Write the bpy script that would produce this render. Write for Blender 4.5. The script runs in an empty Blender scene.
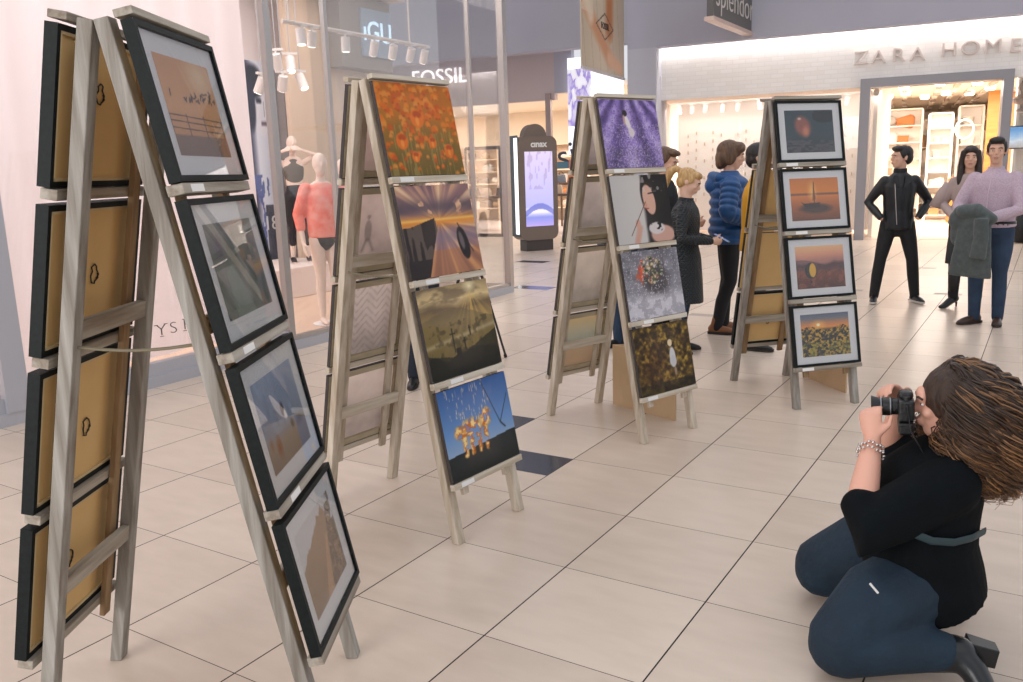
import bpy, bmesh, math, random
import numpy as np
from mathutils import Vector, Matrix
random.seed(7)
rng = np.random.default_rng(11)
C = bpy.context.scene
COL = C.collection
PI = math.pi
ORD = ('first', 'second', 'third', 'fourth', 'fifth', 'sixth', 'seventh', 'eighth', 'ninth', 'tenth')

# ------------------------------------------------------------------ camera
F_PX, PITCH, ROLL, EYE = 850.0, 0.1965, -0.033, 1.6
cam_d = bpy.data.cameras.new('camera')
cam = bpy.data.objects.new('camera', cam_d); COL.objects.link(cam)
cam_d.sensor_width = 36; cam_d.lens = 36 * F_PX / 1023
_cp, _sp = math.cos(PITCH), math.sin(PITCH)
_r = Vector((1, 0, 0)); _f = Vector((0, _cp, -_sp)); _u = Vector((0, _sp, _cp))
RR = _r * math.cos(ROLL) + _u * math.sin(ROLL)
UU = _u * math.cos(ROLL) - _r * math.sin(ROLL)
m = Matrix((RR, UU, -_f)).transposed().to_4x4(); m.translation = Vector((0, 0, EYE))
cam.matrix_world = m
cam_d.clip_start = .05; cam_d.clip_end = 200
C.camera = cam

# ------------------------------------------------------------------ light
w = bpy.data.worlds.new('world'); C.world = w; w.use_nodes = True
bg = w.node_tree.nodes['Background']
bg.inputs[0].default_value = (.93, .94, 1.0, 1); bg.inputs[1].default_value = .76
C.view_settings.view_transform = 'Standard'; C.view_settings.look = 'None'
C.view_settings.gamma = 1; C.view_settings.use_curve_mapping = False
C.view_settings.exposure = 0.1

def area(name, loc, size, power, col=(1, 1, 1), aim=None, sy=None):
    d = bpy.data.lights.new(name, 'AREA'); d.shape = 'RECTANGLE'
    d.size = size; d.size_y = sy or size; d.energy = power; d.color = col
    o = bpy.data.objects.new(name, d); COL.objects.link(o); o.location = loc
    if aim is not None:
        o.rotation_euler = (Vector(aim) - Vector(loc)).to_track_quat('-Z', 'Y').to_euler()
    return o

area('ceiling_light', (1.5, 5.5, 6.2), 5, 60, (1, .95, .9))
area('ceiling_light', (3.5, 12.0, 6.2), 4, 60, (1, .96, .93))
area('ceiling_light', (3.0, -1.0, 5.5), 4, 15, (1, .93, .86), aim=(0.6, 4, .8))
area('added_left_fill', (-4.6, -1.2, 2.0), 4.5, 190, (1, .95, .92), aim=(-.2, 4.2, .7), sy=3)  # added fill lamp, unseen behind the camera, brightens easel insides and left floor

# ------------------------------------------------------------------ pixel helpers (design only)
def ray(x, y):
    return _f + RR * ((x - 511.5) / F_PX) - UU * ((y - 341) / F_PX)
def fl(x, y, z=0.0):
    d = ray(x, y); t = (z - EYE) / d.z
    return Vector((d.x * t, d.y * t, z))
def at(x, y, Y):
    d = ray(x, y); t = Y / d.y
    return Vector((d.x * t, Y, EYE + d.z * t))

# ------------------------------------------------------------------ materials
def lin(c):
    return tuple((v / 12.92 if v <= .04045 else ((v + .055) / 1.055) ** 2.4) for v in [q / 255 for q in c])
MATS = {}
def mat(name, rgb, rough=.6, metal=0.0, coat=0.0, emit=None, estr=1.0, noise=None, bump=None, sheen=0, alpha=None):
    """noise=(scale xyz, rgb2, contrast) mixes a second colour; bump=(scale xyz, strength)"""
    if name in MATS: return MATS[name]
    mt = bpy.data.materials.new(name); mt.use_nodes = True; nt = mt.node_tree
    b = nt.nodes['Principled BSDF']
    b.inputs['Base Color'].default_value = (*lin(rgb), 1)
    b.inputs['Roughness'].default_value = rough; b.inputs['Metallic'].default_value = metal
    b.inputs['Coat Weight'].default_value = coat; b.inputs['Coat Roughness'].default_value = .04
    b.inputs['Sheen Weight'].default_value = sheen
    if emit:
        b.inputs['Emission Color'].default_value = (*lin(emit), 1); b.inputs['Emission Strength'].default_value = estr
    def coords(sc):
        tc = nt.nodes.new('ShaderNodeTexCoord'); mp = nt.nodes.new('ShaderNodeMapping')
        mp.inputs['Scale'].default_value = sc; nt.links.new(tc.outputs['Object'], mp.inputs[0])
        nz = nt.nodes.new('ShaderNodeTexNoise'); nz.inputs['Scale'].default_value = 1; nz.inputs['Detail'].default_value = 6
        nt.links.new(mp.outputs[0], nz.inputs['Vector']); return nz
    if noise:
        nz = coords(noise[0]); rp = nt.nodes.new('ShaderNodeValToRGB')
        k = noise[2] if len(noise) > 2 else .15
        rp.color_ramp.elements[0].position = .5 - k; rp.color_ramp.elements[1].position = .5 + k
        rp.color_ramp.elements[0].color = (*lin(noise[1]), 1); rp.color_ramp.elements[1].color = (*lin(rgb), 1)
        nt.links.new(nz.outputs['Fac'], rp.inputs[0]); nt.links.new(rp.outputs[0], b.inputs['Base Color'])
    if bump:
        nz = coords(bump[0]); bp = nt.nodes.new('ShaderNodeBump'); bp.inputs['Strength'].default_value = bump[1]
        bp.inputs['Distance'].default_value = .02
        nt.links.new(nz.outputs['Fac'], bp.inputs['Height']); nt.links.new(bp.outputs[0], b.inputs['Normal'])
    MATS[name] = mt; return mt

WOODV = mat('weathered_wood_upright', (164, 161, 154), .75, noise=((30, 30, 2.2), (122, 114, 104), .16), bump=((40, 40, 3), .4))
WOODH = mat('weathered_wood_rail', (176, 170, 158), .75, noise=((2.2, 30, 30), (128, 116, 102), .16), bump=((3, 40, 40), .4))
WOODV2 = mat('pale_wood_upright', (208, 198, 182), .75, noise=((30, 30, 2.2), (170, 154, 132), .16), bump=((40, 40, 3), .4))
WOODH2 = mat('pale_wood_rail', (210, 202, 187), .75, noise=((2.2, 30, 30), (176, 162, 140), .16), bump=((3, 40, 40), .4))
INWOOD = mat('brown_wood', (158, 132, 98), .75, noise=((30, 30, 2.5), (128, 100, 70), .16))
BLACKF = mat('black_frame_lacquer', (20, 28, 29), .55, noise=((4, 60, 60), (13, 19, 20)))
BLACKF.node_tree.nodes['Principled BSDF'].inputs['Specular IOR Level'].default_value = .2
HARDB = mat('hardboard_back', (226, 192, 134), .7, noise=((3, 3, 3), (212, 177, 118), .2))
BARE = mat('bare_pine', (206, 184, 140), .7)
MATB = mat('white_mat_board', (218, 219, 221), .6)
CARD = mat('white_card', (232, 232, 230), .6)
BLK = mat('black_plastic', (24, 25, 27), .4)
WIRE = mat('dark_wire', (38, 32, 28), .5)
STEEL = mat('brushed_steel', (176, 172, 170), .35, .85)
ALU = mat('satin_aluminium', (186, 186, 190), .4, .55)
CORDM = mat('beige_cord', (120, 112, 92), .8)

def attr_mat(name, rough=.5, coat=0., emis=0., dull=None):
    if name in MATS: return MATS[name]
    mt = bpy.data.materials.new(name); mt.use_nodes = True; nt = mt.node_tree
    b = nt.nodes['Principled BSDF']; a = nt.nodes.new('ShaderNodeAttribute'); a.attribute_name = 'ink'
    nt.links.new(a.outputs['Color'], b.inputs['Base Color'])
    b.inputs['Roughness'].default_value = rough; b.inputs['Coat Weight'].default_value = coat
    b.inputs['Coat Roughness'].default_value = .03
    if emis:
        nt.links.new(a.outputs['Color'], b.inputs['Emission Color']); b.inputs['Emission Strength'].default_value = emis
    MATS[name] = mt; return mt
PRINT = attr_mat('photo_print_under_glass', .6, 0)
CANV = attr_mat('canvas_print', .55, .0)
HAIRM = attr_mat('curly_hair', .42, 0)
LITP = attr_mat('lit_poster', .4, .2, .5)

def glass_mat(name, tint=(252, 252, 252), refl=.025, rough=.0):
    mt = bpy.data.materials.new(name); mt.use_nodes = True; nt = mt.node_tree; nt.nodes.clear()
    o = nt.nodes.new('ShaderNodeOutputMaterial'); t = nt.nodes.new('ShaderNodeBsdfTransparent'); g = nt.nodes.new('ShaderNodeBsdfGlossy')
    mx = nt.nodes.new('ShaderNodeMixShader'); t.inputs[0].default_value = (*lin(tint), 1); g.inputs['Roughness'].default_value = rough
    lw = nt.nodes.new('ShaderNodeLayerWeight'); lw.inputs['Blend'].default_value = .25
    mr = nt.nodes.new('ShaderNodeMapRange'); mr.inputs['To Min'].default_value = refl; mr.inputs['To Max'].default_value = .35
    nt.links.new(lw.outputs['Fresnel'], mr.inputs[0]); nt.links.new(mr.outputs[0], mx.inputs[0])
    nt.links.new(t.outputs[0], mx.inputs[1]); nt.links.new(g.outputs[0], mx.inputs[2]); nt.links.new(mx.outputs[0], o.inputs[0])
    return mt
GLASS = glass_mat('shop_glass')

# ------------------------------------------------------------------ mesh helpers
ROOT = {}
class MB:
    def __init__(s): s.v = []; s.f = []; s.mi = []
    def add(s, vs, fs, mi=0):
        n = len(s.v); s.v += [Vector(v) for v in vs]; s.f += [tuple(i + n for i in f) for f in fs]; s.mi += [mi] * len(fs); return s
    def box(s, c, d, rz=0, M=None, mi=0):
        x, y, z = [q / 2 for q in d]
        vs = [Vector(p) for p in ((-x, -y, -z), (x, -y, -z), (x, y, -z), (-x, y, -z), (-x, -y, z), (x, -y, z), (x, y, z), (-x, y, z))]
        R = M if M is not None else Matrix.Rotation(rz, 3, 'Z')
        vs = [R @ v + Vector(c) for v in vs]
        return s.add(vs, [(0, 3, 2, 1), (4, 5, 6, 7), (0, 1, 5, 4), (1, 2, 6, 5), (2, 3, 7, 6), (3, 0, 4, 7)], mi)
    def hexa(s, p, mi=0):   # 8 points bottom loop, top loop
        return s.add(p, [(0, 3, 2, 1), (4, 5, 6, 7), (0, 1, 5, 4), (1, 2, 6, 5), (2, 3, 7, 6), (3, 0, 4, 7)], mi)
    def loft(s, pts, rad, n=12, up=None, closed=True, caps=True, mi=0):
        """rad: scalar, or (rx,ry) per point; up = direction of rx"""
        pts = [Vector(p) for p in pts]; k = len(pts)
        rad = [(r, r) if not hasattr(r, '__len__') else r for r in (rad if hasattr(rad, '__len__') and len(rad) == k else [rad] * k)]
        rings = []; prev = None
        for i in range(k):
            t = (pts[min(i + 1, k - 1)] - pts[max(i - 1, 0)]).normalized()
            if up is not None: a = Vector(up)
            elif prev is not None: a = prev
            else: a = Vector((0, 0, 1)) if abs(t.z) < .9 else Vector((1, 0, 0))
            a = (a - t * a.dot(t)).normalized(); b = t.cross(a); prev = a
            rings.append((pts[i], a, b, rad[i], t))
        full = []
        if caps == 'round':
            p, a, b, r, t = rings[0]; q = min(r)
            for an in (80, 55, 28):
                c_, s_ = math.cos(math.radians(an)), math.sin(math.radians(an)); full.append((p - t * q * s_, a, b, (r[0] * c_, r[1] * c_)))
        full += [(p, a, b, r) for p, a, b, r, t in rings]
        if caps == 'round':
            p, a, b, r, t = rings[-1]; q = min(r)
            for an in (28, 55, 80):
                c_, s_ = math.cos(math.radians(an)), math.sin(math.radians(an)); full.append((p + t * q * s_, a, b, (r[0] * c_, r[1] * c_)))
        vs = []; fs = []
        for p, a, b, r in full:
            for j in range(n):
                th = 2 * PI * j / n; vs.append(p + a * r[0] * math.cos(th) + b * r[1] * math.sin(th))
        for i in range(len(full) - 1):
            for j in range(n):
                j2 = (j + 1) % n; fs.append((i * n + j, i * n + j2, (i + 1) * n + j2, (i + 1) * n + j))
        if caps:
            fs.append(tuple(reversed(range(n)))); fs.append(tuple(range((len(full) - 1) * n, len(full) * n)))
        return s.add(vs, fs, mi)
    def ell(s, c, r, R=None, n=16, k=10, mi=0):
        c = Vector(c); R = R or Matrix.Identity(3); vs = []; fs = []
        for i in range(1, k):
            th = PI * i / k
            for j in range(n):
                ph = 2 * PI * j / n
                vs.append(c + R @ Vector((r[0] * math.sin(th) * math.cos(ph), r[1] * math.sin(th) * math.sin(ph), r[2] * math.cos(th))))
        top = len(vs); vs.append(c + R @ Vector((0, 0, r[2]))); bot = len(vs); vs.append(c - R @ Vector((0, 0, r[2])))
        for i in range(k - 2):
            for j in range(n):
                j2 = (j + 1) % n; fs.append((i * n + j, (i + 1) * n + j, (i + 1) * n + j2, i * n + j2))
        for j in range(n):
            j2 = (j + 1) % n; fs.append((top, j, j2)); fs.append((bot, (k - 2) * n + j2, (k - 2) * n + j))
        return s.add(vs, fs, mi)
    def lathe(s, c, prof, n=24, mi=0):
        vs = []; fs = []
        for r, z in prof:
            for j in range(n):
                a = 2 * PI * j / n; vs.append(Vector(c) + Vector((r * math.cos(a), r * math.sin(a), z)))
        for i in range(len(prof) - 1):
            for j in range(n):
                j2 = (j + 1) % n; fs.append((i * n + j, i * n + j2, (i + 1) * n + j2, (i + 1) * n + j))
        fs.append(tuple(reversed(range(n)))); fs.append(tuple(range((len(prof) - 1) * n, len(prof) * n)))
        return s.add(vs, fs, mi)
    def prism(s, poly, y0, y1, fn, mi=0):   # poly in (a,b), fn(a,b,depth)->point
        n = len(poly)
        vs = [fn(a, b, y0) for a, b in poly] + [fn(a, b, y1) for a, b in poly]
        fs = [tuple(range(n)), tuple(reversed(range(n, 2 * n)))] + [(i, i + n, (i + 1) % n + n, (i + 1) % n) for i in range(n)]
        return s.add(vs, fs, mi)
    def build(s, name, material, parent=None, world=False, smooth=False, bevel=0):
        me = bpy.data.meshes.new(name); vs = s.v
        if world and parent is not None:
            r = parent
            while r.parent: r = r.parent
            inv = ROOT.get(r.name, Matrix.Identity(4)).inverted(); vs = [inv @ v for v in vs]
        me.from_pydata([tuple(v) for v in vs], [], s.f)
        for mm in (material if isinstance(material, (list, tuple)) else [material]): me.materials.append(mm)
        me.polygons.foreach_set('material_index', s.mi)
        bm = bmesh.new(); bm.from_mesh(me); bmesh.ops.recalc_face_normals(bm, faces=bm.faces); bm.to_mesh(me); bm.free()
        if smooth: me.polygons.foreach_set('use_smooth', [True] * len(me.polygons))
        me.update()
        o = bpy.data.objects.new(name, me); COL.objects.link(o); o.parent = parent
        if bevel:
            b = o.modifiers.new('bevel', 'BEVEL'); b.width = bevel; b.segments = 2; b.limit_method = 'ANGLE'
        return o

def tag(o, label, cat, group=None, kind=None):
    if label: o['label'] = label
    if cat: o['category'] = cat
    if group: o['group'] = group
    if kind: o['kind'] = kind
    return o
def thing(name, label, cat, loc=(0, 0, 0), rz=0, group=None):
    o = bpy.data.objects.new(name, None); COL.objects.link(o); o.empty_display_size = .1
    o.location = loc; o.rotation_euler = (0, 0, rz); tag(o, label, cat, group)
    ROOT[o.name] = Matrix.Translation(Vector(loc)) @ Matrix.Rotation(rz, 4, 'Z')
    return o
def struct(name, mb, m_, bevel=0):
    o = mb.build(name, m_, bevel=bevel); o['kind'] = 'structure'; return o
def copy_tree(o, parent=None):
    c = o.copy(); COL.objects.link(c); c.parent = parent
    if o.name in ROOT: ROOT[c.name] = ROOT[o.name]
    for ch in list(o.children): copy_tree(ch, c)
    return c

def text_mesh(name, body, size, depth, material, parent, M, bold=0, align='CENTER', sx=1.0, world=False):
    cu = bpy.data.curves.new('lettering', 'FONT'); cu.body = body; cu.size = size; cu.extrude = depth; cu.offset = bold
    cu.align_x = align; cu.align_y = 'CENTER'; cu.resolution_u = 4
    t = bpy.data.objects.new('lettering_source', cu); COL.objects.link(t)
    dg = bpy.context.evaluated_depsgraph_get()
    me = bpy.data.meshes.new_from_object(t.evaluated_get(dg)); bpy.data.objects.remove(t); bpy.data.curves.remove(cu)
    me.transform(M @ Matrix.Diagonal((sx, 1, 1, 1)))
    if world and parent is not None:
        me.transform(ROOT[parent.name].inverted())
    me.materials.clear(); me.materials.append(material); me.name = name
    o = bpy.data.objects.new(name, me); COL.objects.link(o); o.parent = parent
    return o

def fuse(mb, voxel=.01, smooth=4, name='fused'):
    """overlapping closed shapes -> one continuous smooth surface (verts, faces)"""
    me = bpy.data.meshes.new(name); me.from_pydata([tuple(v) for v in mb.v], [], mb.f)
    bm = bmesh.new(); bm.from_mesh(me); bmesh.ops.recalc_face_normals(bm, faces=bm.faces); bm.to_mesh(me); bm.free()
    o = bpy.data.objects.new(name, me); COL.objects.link(o)
    r = o.modifiers.new('r', 'REMESH'); r.mode = 'VOXEL'; r.voxel_size = voxel
    if smooth:
        s = o.modifiers.new('s', 'SMOOTH'); s.factor = .6; s.iterations = smooth
    dg = bpy.context.evaluated_depsgraph_get()
    out = bpy.data.meshes.new_from_object(o.evaluated_get(dg)); bpy.data.objects.remove(o); bpy.data.meshes.remove(me)
    out.polygons.foreach_set('use_smooth', [True] * len(out.polygons)); out.name = name
    return out
def fused(name, mb, material, parent, voxel=.01, smooth=4, world=False):
    me = fuse(mb, voxel, smooth, name); me.materials.clear(); me.materials.append(material)
    if world:
        r = parent
        while r.parent: r = r.parent
        me.transform(ROOT[r.name].inverted())
    o = bpy.data.objects.new(name, me); COL.objects.link(o); o.parent = parent
    return o

# ------------------------------------------------------------------ painters for the printed pictures (u right, v up) -> sRGB 0..1
def vnoise(u, v, sx, sy=None, seed=0):
    sy = sy or sx; r = np.random.default_rng(seed); G = r.random((int(sy) + 3, int(sx) + 3))
    x = u * sx; y = v * sy; xi = np.clip(x.astype(int), 0, int(sx)); yi = np.clip(y.astype(int), 0, int(sy))
    fx = x - xi; fy = y - yi; fx = fx * fx * (3 - 2 * fx); fy = fy * fy * (3 - 2 * fy)
    return (G[yi, xi] * (1 - fx) + G[yi, xi + 1] * fx) * (1 - fy) + (G[yi + 1, xi] * (1 - fx) + G[yi + 1, xi + 1] * fx) * fy
def fbm(u, v, s, seed=0, o=4, ay=1.):
    t = 0; a = 1; n = 0
    for i in range(o):
        t = t + a * vnoise(u, v, s * 2 ** i, max(1, s * ay * 2 ** i), seed + i); n += a; a *= .55
    return t / n
def col(*c): return np.array(c, float) / 255
def ramp(t, stops):
    t = np.asarray(t); out = np.zeros(t.shape + (3,)); xs = [s[0] for s in stops]
    for k in range(3): out[..., k] = np.interp(t, xs, [s[1][k] / 255 for s in stops])
    return out
def put(img, mask, c):
    mk = np.clip(mask, 0, 1)[..., None]; return img * (1 - mk) + np.asarray(c, float) * mk
def disc(u, v, cx, cy, rx, ry=None, soft=.15, rot=0):
    ry = ry or rx; du = u - cx; dv = v - cy
    if rot: du, dv = du * math.cos(rot) + dv * math.sin(rot), -du * math.sin(rot) + dv * math.cos(rot)
    return np.clip((1 - np.sqrt((du / rx) ** 2 + (dv / ry) ** 2)) / soft, 0, 1)
def seg(u, v, a, b, wd):
    ax, ay = a; bx, by = b; dx, dy = bx - ax, by - ay
    t = np.clip(((u - ax) * dx + (v - ay) * dy) / (dx * dx + dy * dy), 0, 1)
    return np.clip(1.5 - np.hypot(u - ax - t * dx, v - ay - t * dy) / wd, 0, 1)
def poly(u, v, pts):
    inside = np.zeros(u.shape, bool); n = len(pts)
    for i in range(n):
        x0, y0 = pts[i]; x1, y1 = pts[(i + 1) % n]
        c = ((y0 > v) != (y1 > v)) & (u < (x1 - x0) * (v - y0) / ((y1 - y0) or 1e-9) + x0); inside ^= c
    return inside.astype(float)

def p_poppies(u, v):
    g = fbm(u, v, 6, 3); im = ramp(v * .75 + g * .35, [(0, (96, 84, 40)), (.4, (134, 106, 44)), (.75, (196, 118, 34)), (1, (178, 92, 26))])
    st = vnoise(u + .25 * v * 0, v, 70, 5, 9); im = put(im, (st > .7) * (v < .55) * .6, col(168, 150, 84))
    r = random.Random(5)
    fl_ = [(r.random(), r.random() ** .8, 0) for _ in range(210)]
    for x, y, _ in sorted(fl_, key=lambda q: -q[1]):
        s = .018 + .022 * r.random() + (.012 if y > .5 else 0)
        cc = r.choice([(226, 110, 24), (238, 134, 36), (206, 88, 20), (232, 150, 60)])
        im = put(im, disc(u, v, x, y, s, s * 1.15, .5) * .85, col(*cc)); im = put(im, disc(u, v, x, y - s * .6, s * .6, s * .4, .6) * .5, col(150, 60, 16))
    for x, y, s in ((.22, .37, .085), (.47, .62, .095), (.83, .27, .07), (.62, .36, .06), (.36, .2, .055)):
        im = put(im, disc(u, v, x, y, s, s * 1.2, .2), col(235, 118, 30)); im = put(im, disc(u, v, x + s * .1, y + s * .5, s * .75, s * .5, .4) * .8, col(178, 70, 22))
        im = put(im, disc(u, v, x, y - s * .3, s * .35, s * .7, .5) * .7, col(255, 170, 80))
    return im * .97
def p_pier(u, v):
    dx = u - .5; dy = v - .6; ang = np.arctan2(dy, dx); rad = np.hypot(dx, dy)
    st = vnoise((ang + PI) / (2 * PI), rad * .5, 46, 3, 2) * .6 + vnoise((ang + PI) / (2 * PI), rad * .5, 110, 4, 8) * .4
    im = ramp(st, [(0, (92, 72, 92)), (.45, (168, 128, 124)), (.7, (226, 178, 138)), (1, (240, 216, 190))])
    im = put(im, np.exp(-((v - .76) / .09) ** 2) * (fbm(u, v, 5, 4) > .38) * .8, col(84, 74, 88))
    im = put(im, np.exp(-((v - .6) / .06) ** 2) * .9, col(238, 150, 52)); im = put(im, np.exp(-((v - .62) / .015) ** 2) * .7, col(255, 214, 120))
    im = put(im, np.exp(-((v - .42) / .08) ** 2) * .6, col(128, 118, 140))
    im = put(im, (v < .28) * .45, col(192, 120, 62))
    pier = poly(u, v, [(0, .48), (0, .55), (.12, .56), (.44, .64), (.45, .5), (.38, .35), (.24, 0), (0, 0)])
    im = put(im, pier, col(44, 38, 40)); im = put(im, pier * (vnoise(u, v, 30, 4, 3) > .6) * (v > .2) * .6, col(128, 112, 100))
    im = put(im, disc(u, v, .78, .33, .08, .2, .12, .15), col(34, 30, 36)); im = put(im, disc(u, v, .76, .36, .035, .12, .3, .15) * .6, col(150, 140, 140))
    im = put(im, seg(u, v, (.74, .56), (.9, .22), .006), col(40, 36, 40))
    return im
def p_cross(u, v):
    im = ramp(v + .1 * (fbm(u, v, 4, 5, 4, 2) - .5), [(0, (44, 38, 26)), (.35, (110, 92, 44)), (.6, (166, 140, 92)), (.75, (120, 100, 72)), (.85, (232, 206, 150)), (1, (168, 146, 108))])
    im = put(im, np.clip((fbm(u, v, 4, 8, 4, 3) - .45) * 6, 0, 1) * (v > .72) * .7, col(108, 92, 72))
    dx = u - .72; dy = .92 - v; ang = np.arctan2(dx, np.maximum(dy, .001)); ry = vnoise((ang + PI) / (2 * PI), v * 0, 90, 2, 6)
    im = put(im, np.clip(ry - .35, 0, 1) * 1.4 * (v < .92) * np.clip(1 - abs(ang) / 1.1, 0, 1) * np.clip(v * 1.6, 0, 1), col(226, 186, 96))
    for k, (h, c) in enumerate(((.62, (104, 94, 68)), (.5, (132, 112, 60)), (.3, (40, 40, 22)), (.14, (22, 24, 16)))):
        hh = h + .1 * np.sin(u * 4 + k * 1.7) + .04 * fbm(u, u * 0, 9, k) ; im = put(im, (v < hh) * (.85 if k > 1 else .5), col(*c))
    im = put(im, np.exp(-((v - .36 - .12 * u) / .025) ** 2) * .5, col(210, 196, 160))
    im = put(im, np.clip((fbm(u, v, 16, 3) - .54) * 9, 0, 1) * (v < .6) * .45, col(40, 38, 24)); im = put(im, (v < .24 - .12 * u + .03 * np.sin(u * 20)) * .9, col(18, 22, 14))
    for x, y, s in ((.37, .42, .2), (.52, .34, .1), (.62, .47, .08)):
        im = put(im, seg(u, v, (x, y - s * .8), (x, y + s * .5), .008), col(24, 24, 18)); im = put(im, seg(u, v, (x - s * .16, y + s * .22), (x + s * .16, y + s * .22), .007), col(24, 24, 18))
    im = put(im, (abs(u - .42) < .035) * (v > .02) * (v < .3), col(16, 18, 16))
    im = put(im, disc(u, v, .73, .95, .12, .1, 1), col(255, 240, 190))
    return im
def p_fire(u, v):
    im = ramp(v, [(0, (26, 32, 30)), (.24, (28, 40, 44)), (.26, (150, 176, 206)), (.5, (106, 150, 206)), (1, (54, 96, 158))])
    im = put(im, (v < .27 + .06 * u) * (v > .2) * 1.0, col(30, 40, 42))
    body = disc(u, v, .38, .52, .18, .12, .5) + disc(u, v, .6, .58, .1, .13, .5) + disc(u, v, .2, .5, .08, .09, .5)
    for x in (.26, .36, .47, .57): body = body + seg(u, v, (x, .5), (x - .01, .24), .028)
    n = fbm(u, v, 22, 4); im = put(im, np.clip(body, 0, 1) * (n > .4), col(206, 112, 28)); im = put(im, np.clip(body, 0, 1) * np.clip((n - .52) * 9, 0, 1), col(255, 224, 150))
    r = random.Random(3)
    for _ in range(60):
        x = .1 + .6 * r.random(); y = .55 + .4 * r.random(); im = put(im, seg(u, v, (x, y), (x + .02 * (r.random() - .5), y + .07 * r.random() + .02), .003) * .7, col(250, 220, 180))
    im = put(im, seg(u, v, (.62, .98), (.8, .45), .006) * .9, col(50, 56, 66)); im = put(im, seg(u, v, (.8, .45), (.97, .75), .006) * .9, col(50, 56, 66)); im = put(im, seg(u, v, (.8, .45), (.86, .38), .01), col(50, 56, 66))
    return im
def p_lavender(u, v):
    t = (u - .5) / (1.35 - v); rows = np.clip(.6 + .55 * np.cos(t * 2 * PI * 2.2 + .4), 0, 1); n = fbm(u, v, 20, 2) ; n2 = vnoise(u, v, 95, 80, 6)
    im = ramp(rows * .6 + n * .5, [(0, (58, 46, 80)), (.4, (108, 88, 156)), (.75, (150, 126, 200)), (1, (198, 182, 230))])
    im = put(im, (n2 > .7) * .55 * (v < .65), col(216, 204, 236)); im = put(im, (n2 < .2) * .6, col(44, 40, 52)); im = put(im, (v < .3) * (n2 > .45) * (n2 < .56) * .6, col(90, 96, 66))
    im = put(im, disc(u, v, .45, .67, .045, .13, .3, .3), col(232, 224, 226)); im = put(im, disc(u, v, .5, .52, .06, .08, .3), col(220, 210, 214))
    im = put(im, disc(u, v, .42, .8, .05, .055, .3), col(30, 26, 34)); im = put(im, disc(u, v, .4, .7, .02, .09, .3), col(196, 160, 144))
    return im
def p_girl(u, v):
    im = ramp(u, [(0, (196, 194, 192)), (.5, (206, 202, 198)), (.56, (40, 36, 38)), (1, (28, 26, 28))])
    hair = disc(u, v, .72, .72, .24, .4, .1); im = put(im, hair, col(30, 26, 26)); im = put(im, disc(u, v, .86, .6, .2, .55, .1), col(24, 22, 24))
    im = put(im, disc(u, v, .63, .63, .11, .24, .12, .15), col(216, 172, 152)); im = put(im, disc(u, v, .55, .55, .04, .05, .3), col(206, 150, 132))
    im = put(im, hair * (vnoise(u, v, 16, 20, 3) > .72) * .6 * (v > .75), col(206, 200, 198))
    im = put(im, seg(u, v, (.63, .72), (.71, .73), .01), col(40, 30, 30)); im = put(im, seg(u, v, (.55, .5), (.6, .5), .01), col(160, 70, 66))
    im = put(im, disc(u, v, .8, .1, .24, .16, .2), col(208, 164, 148)); im = put(im, disc(u, v, .7, .2, .16, .1, .2), col(214, 206, 206))
    im = put(im, (vnoise(u, v, 26, 26, 5) > .6) * disc(u, v, .68, .24, .16, .12, .2), col(30, 30, 36))
    im = put(im, seg(u, v, (.32, 0), (.4, .22), .045), col(206, 160, 142)); im = put(im, disc(u, v, .38, .28, .05, .08, .3), col(210, 164, 146))
    im = put(im, seg(u, v, (.24, .12), (.56, .6), .006), col(90, 60, 44))
    return im
def p_snow(u, v):
    n = fbm(u, v, 10, 6); im = ramp(n * .5 + v * .2, [(0, (120, 118, 128)), (.35, (142, 140, 150)), (.6, (98, 96, 106)), (1, (150, 148, 158))])
    im = put(im, disc(u, v, .55, .55, .28, .35, .5) * .8, col(52, 50, 56)); im = put(im, np.clip((.42 - v) * 6, 0, 1) * (.55 + .45 * (n > .5)), col(206, 204, 214))
    r = random.Random(8)
    for _ in range(90):
        a = r.random() * 6.28; q = r.random() ** .5; x = .47 + .22 * q * math.cos(a); y = .7 + .19 * q * math.sin(a)
        c = r.choice([(206, 196, 170), (96, 104, 62), (134, 70, 52), (176, 150, 110), (60, 70, 44)]) if x > .34 else r.choice([(214, 84, 44), (196, 70, 44)])
        im = put(im, disc(u, v, x, y, .03, .03, .5), col(*c))
    im = put(im, disc(u, v, .27, .6, .085, .12, .4) * (vnoise(u, v, 30, 24, 5) > .35) * .8, col(204, 88, 54)); sp = vnoise(u, v, 120, 90, 11)
    im = put(im, (sp > .83) * .85, col(232, 232, 238)); return im
def p_autumn(u, v):
    n = fbm(u, v, 18, 9, 4); im = ramp(n, [(.2, (24, 20, 12)), (.45, (66, 50, 24)), (.6, (108, 84, 34)), (.75, (170, 140, 58)), (1, (204, 180, 90))])
    im = put(im, disc(u, v, .3, .4, .4, .5, 1) * .35, col(90, 46, 22)); im = put(im, (v < .14) * .6, col(28, 24, 14))
    im = put(im, disc(u, v, .64, .48, .06, .17, .2), col(206, 208, 210)); im = put(im, disc(u, v, .64, .42, .075, .1, .3), col(196, 198, 202))
    im = put(im, disc(u, v, .62, .7, .045, .06, .2), col(226, 206, 168)); im = put(im, disc(u, v, .66, .27, .025, .08, .3), col(150, 130, 110)); return im
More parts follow.
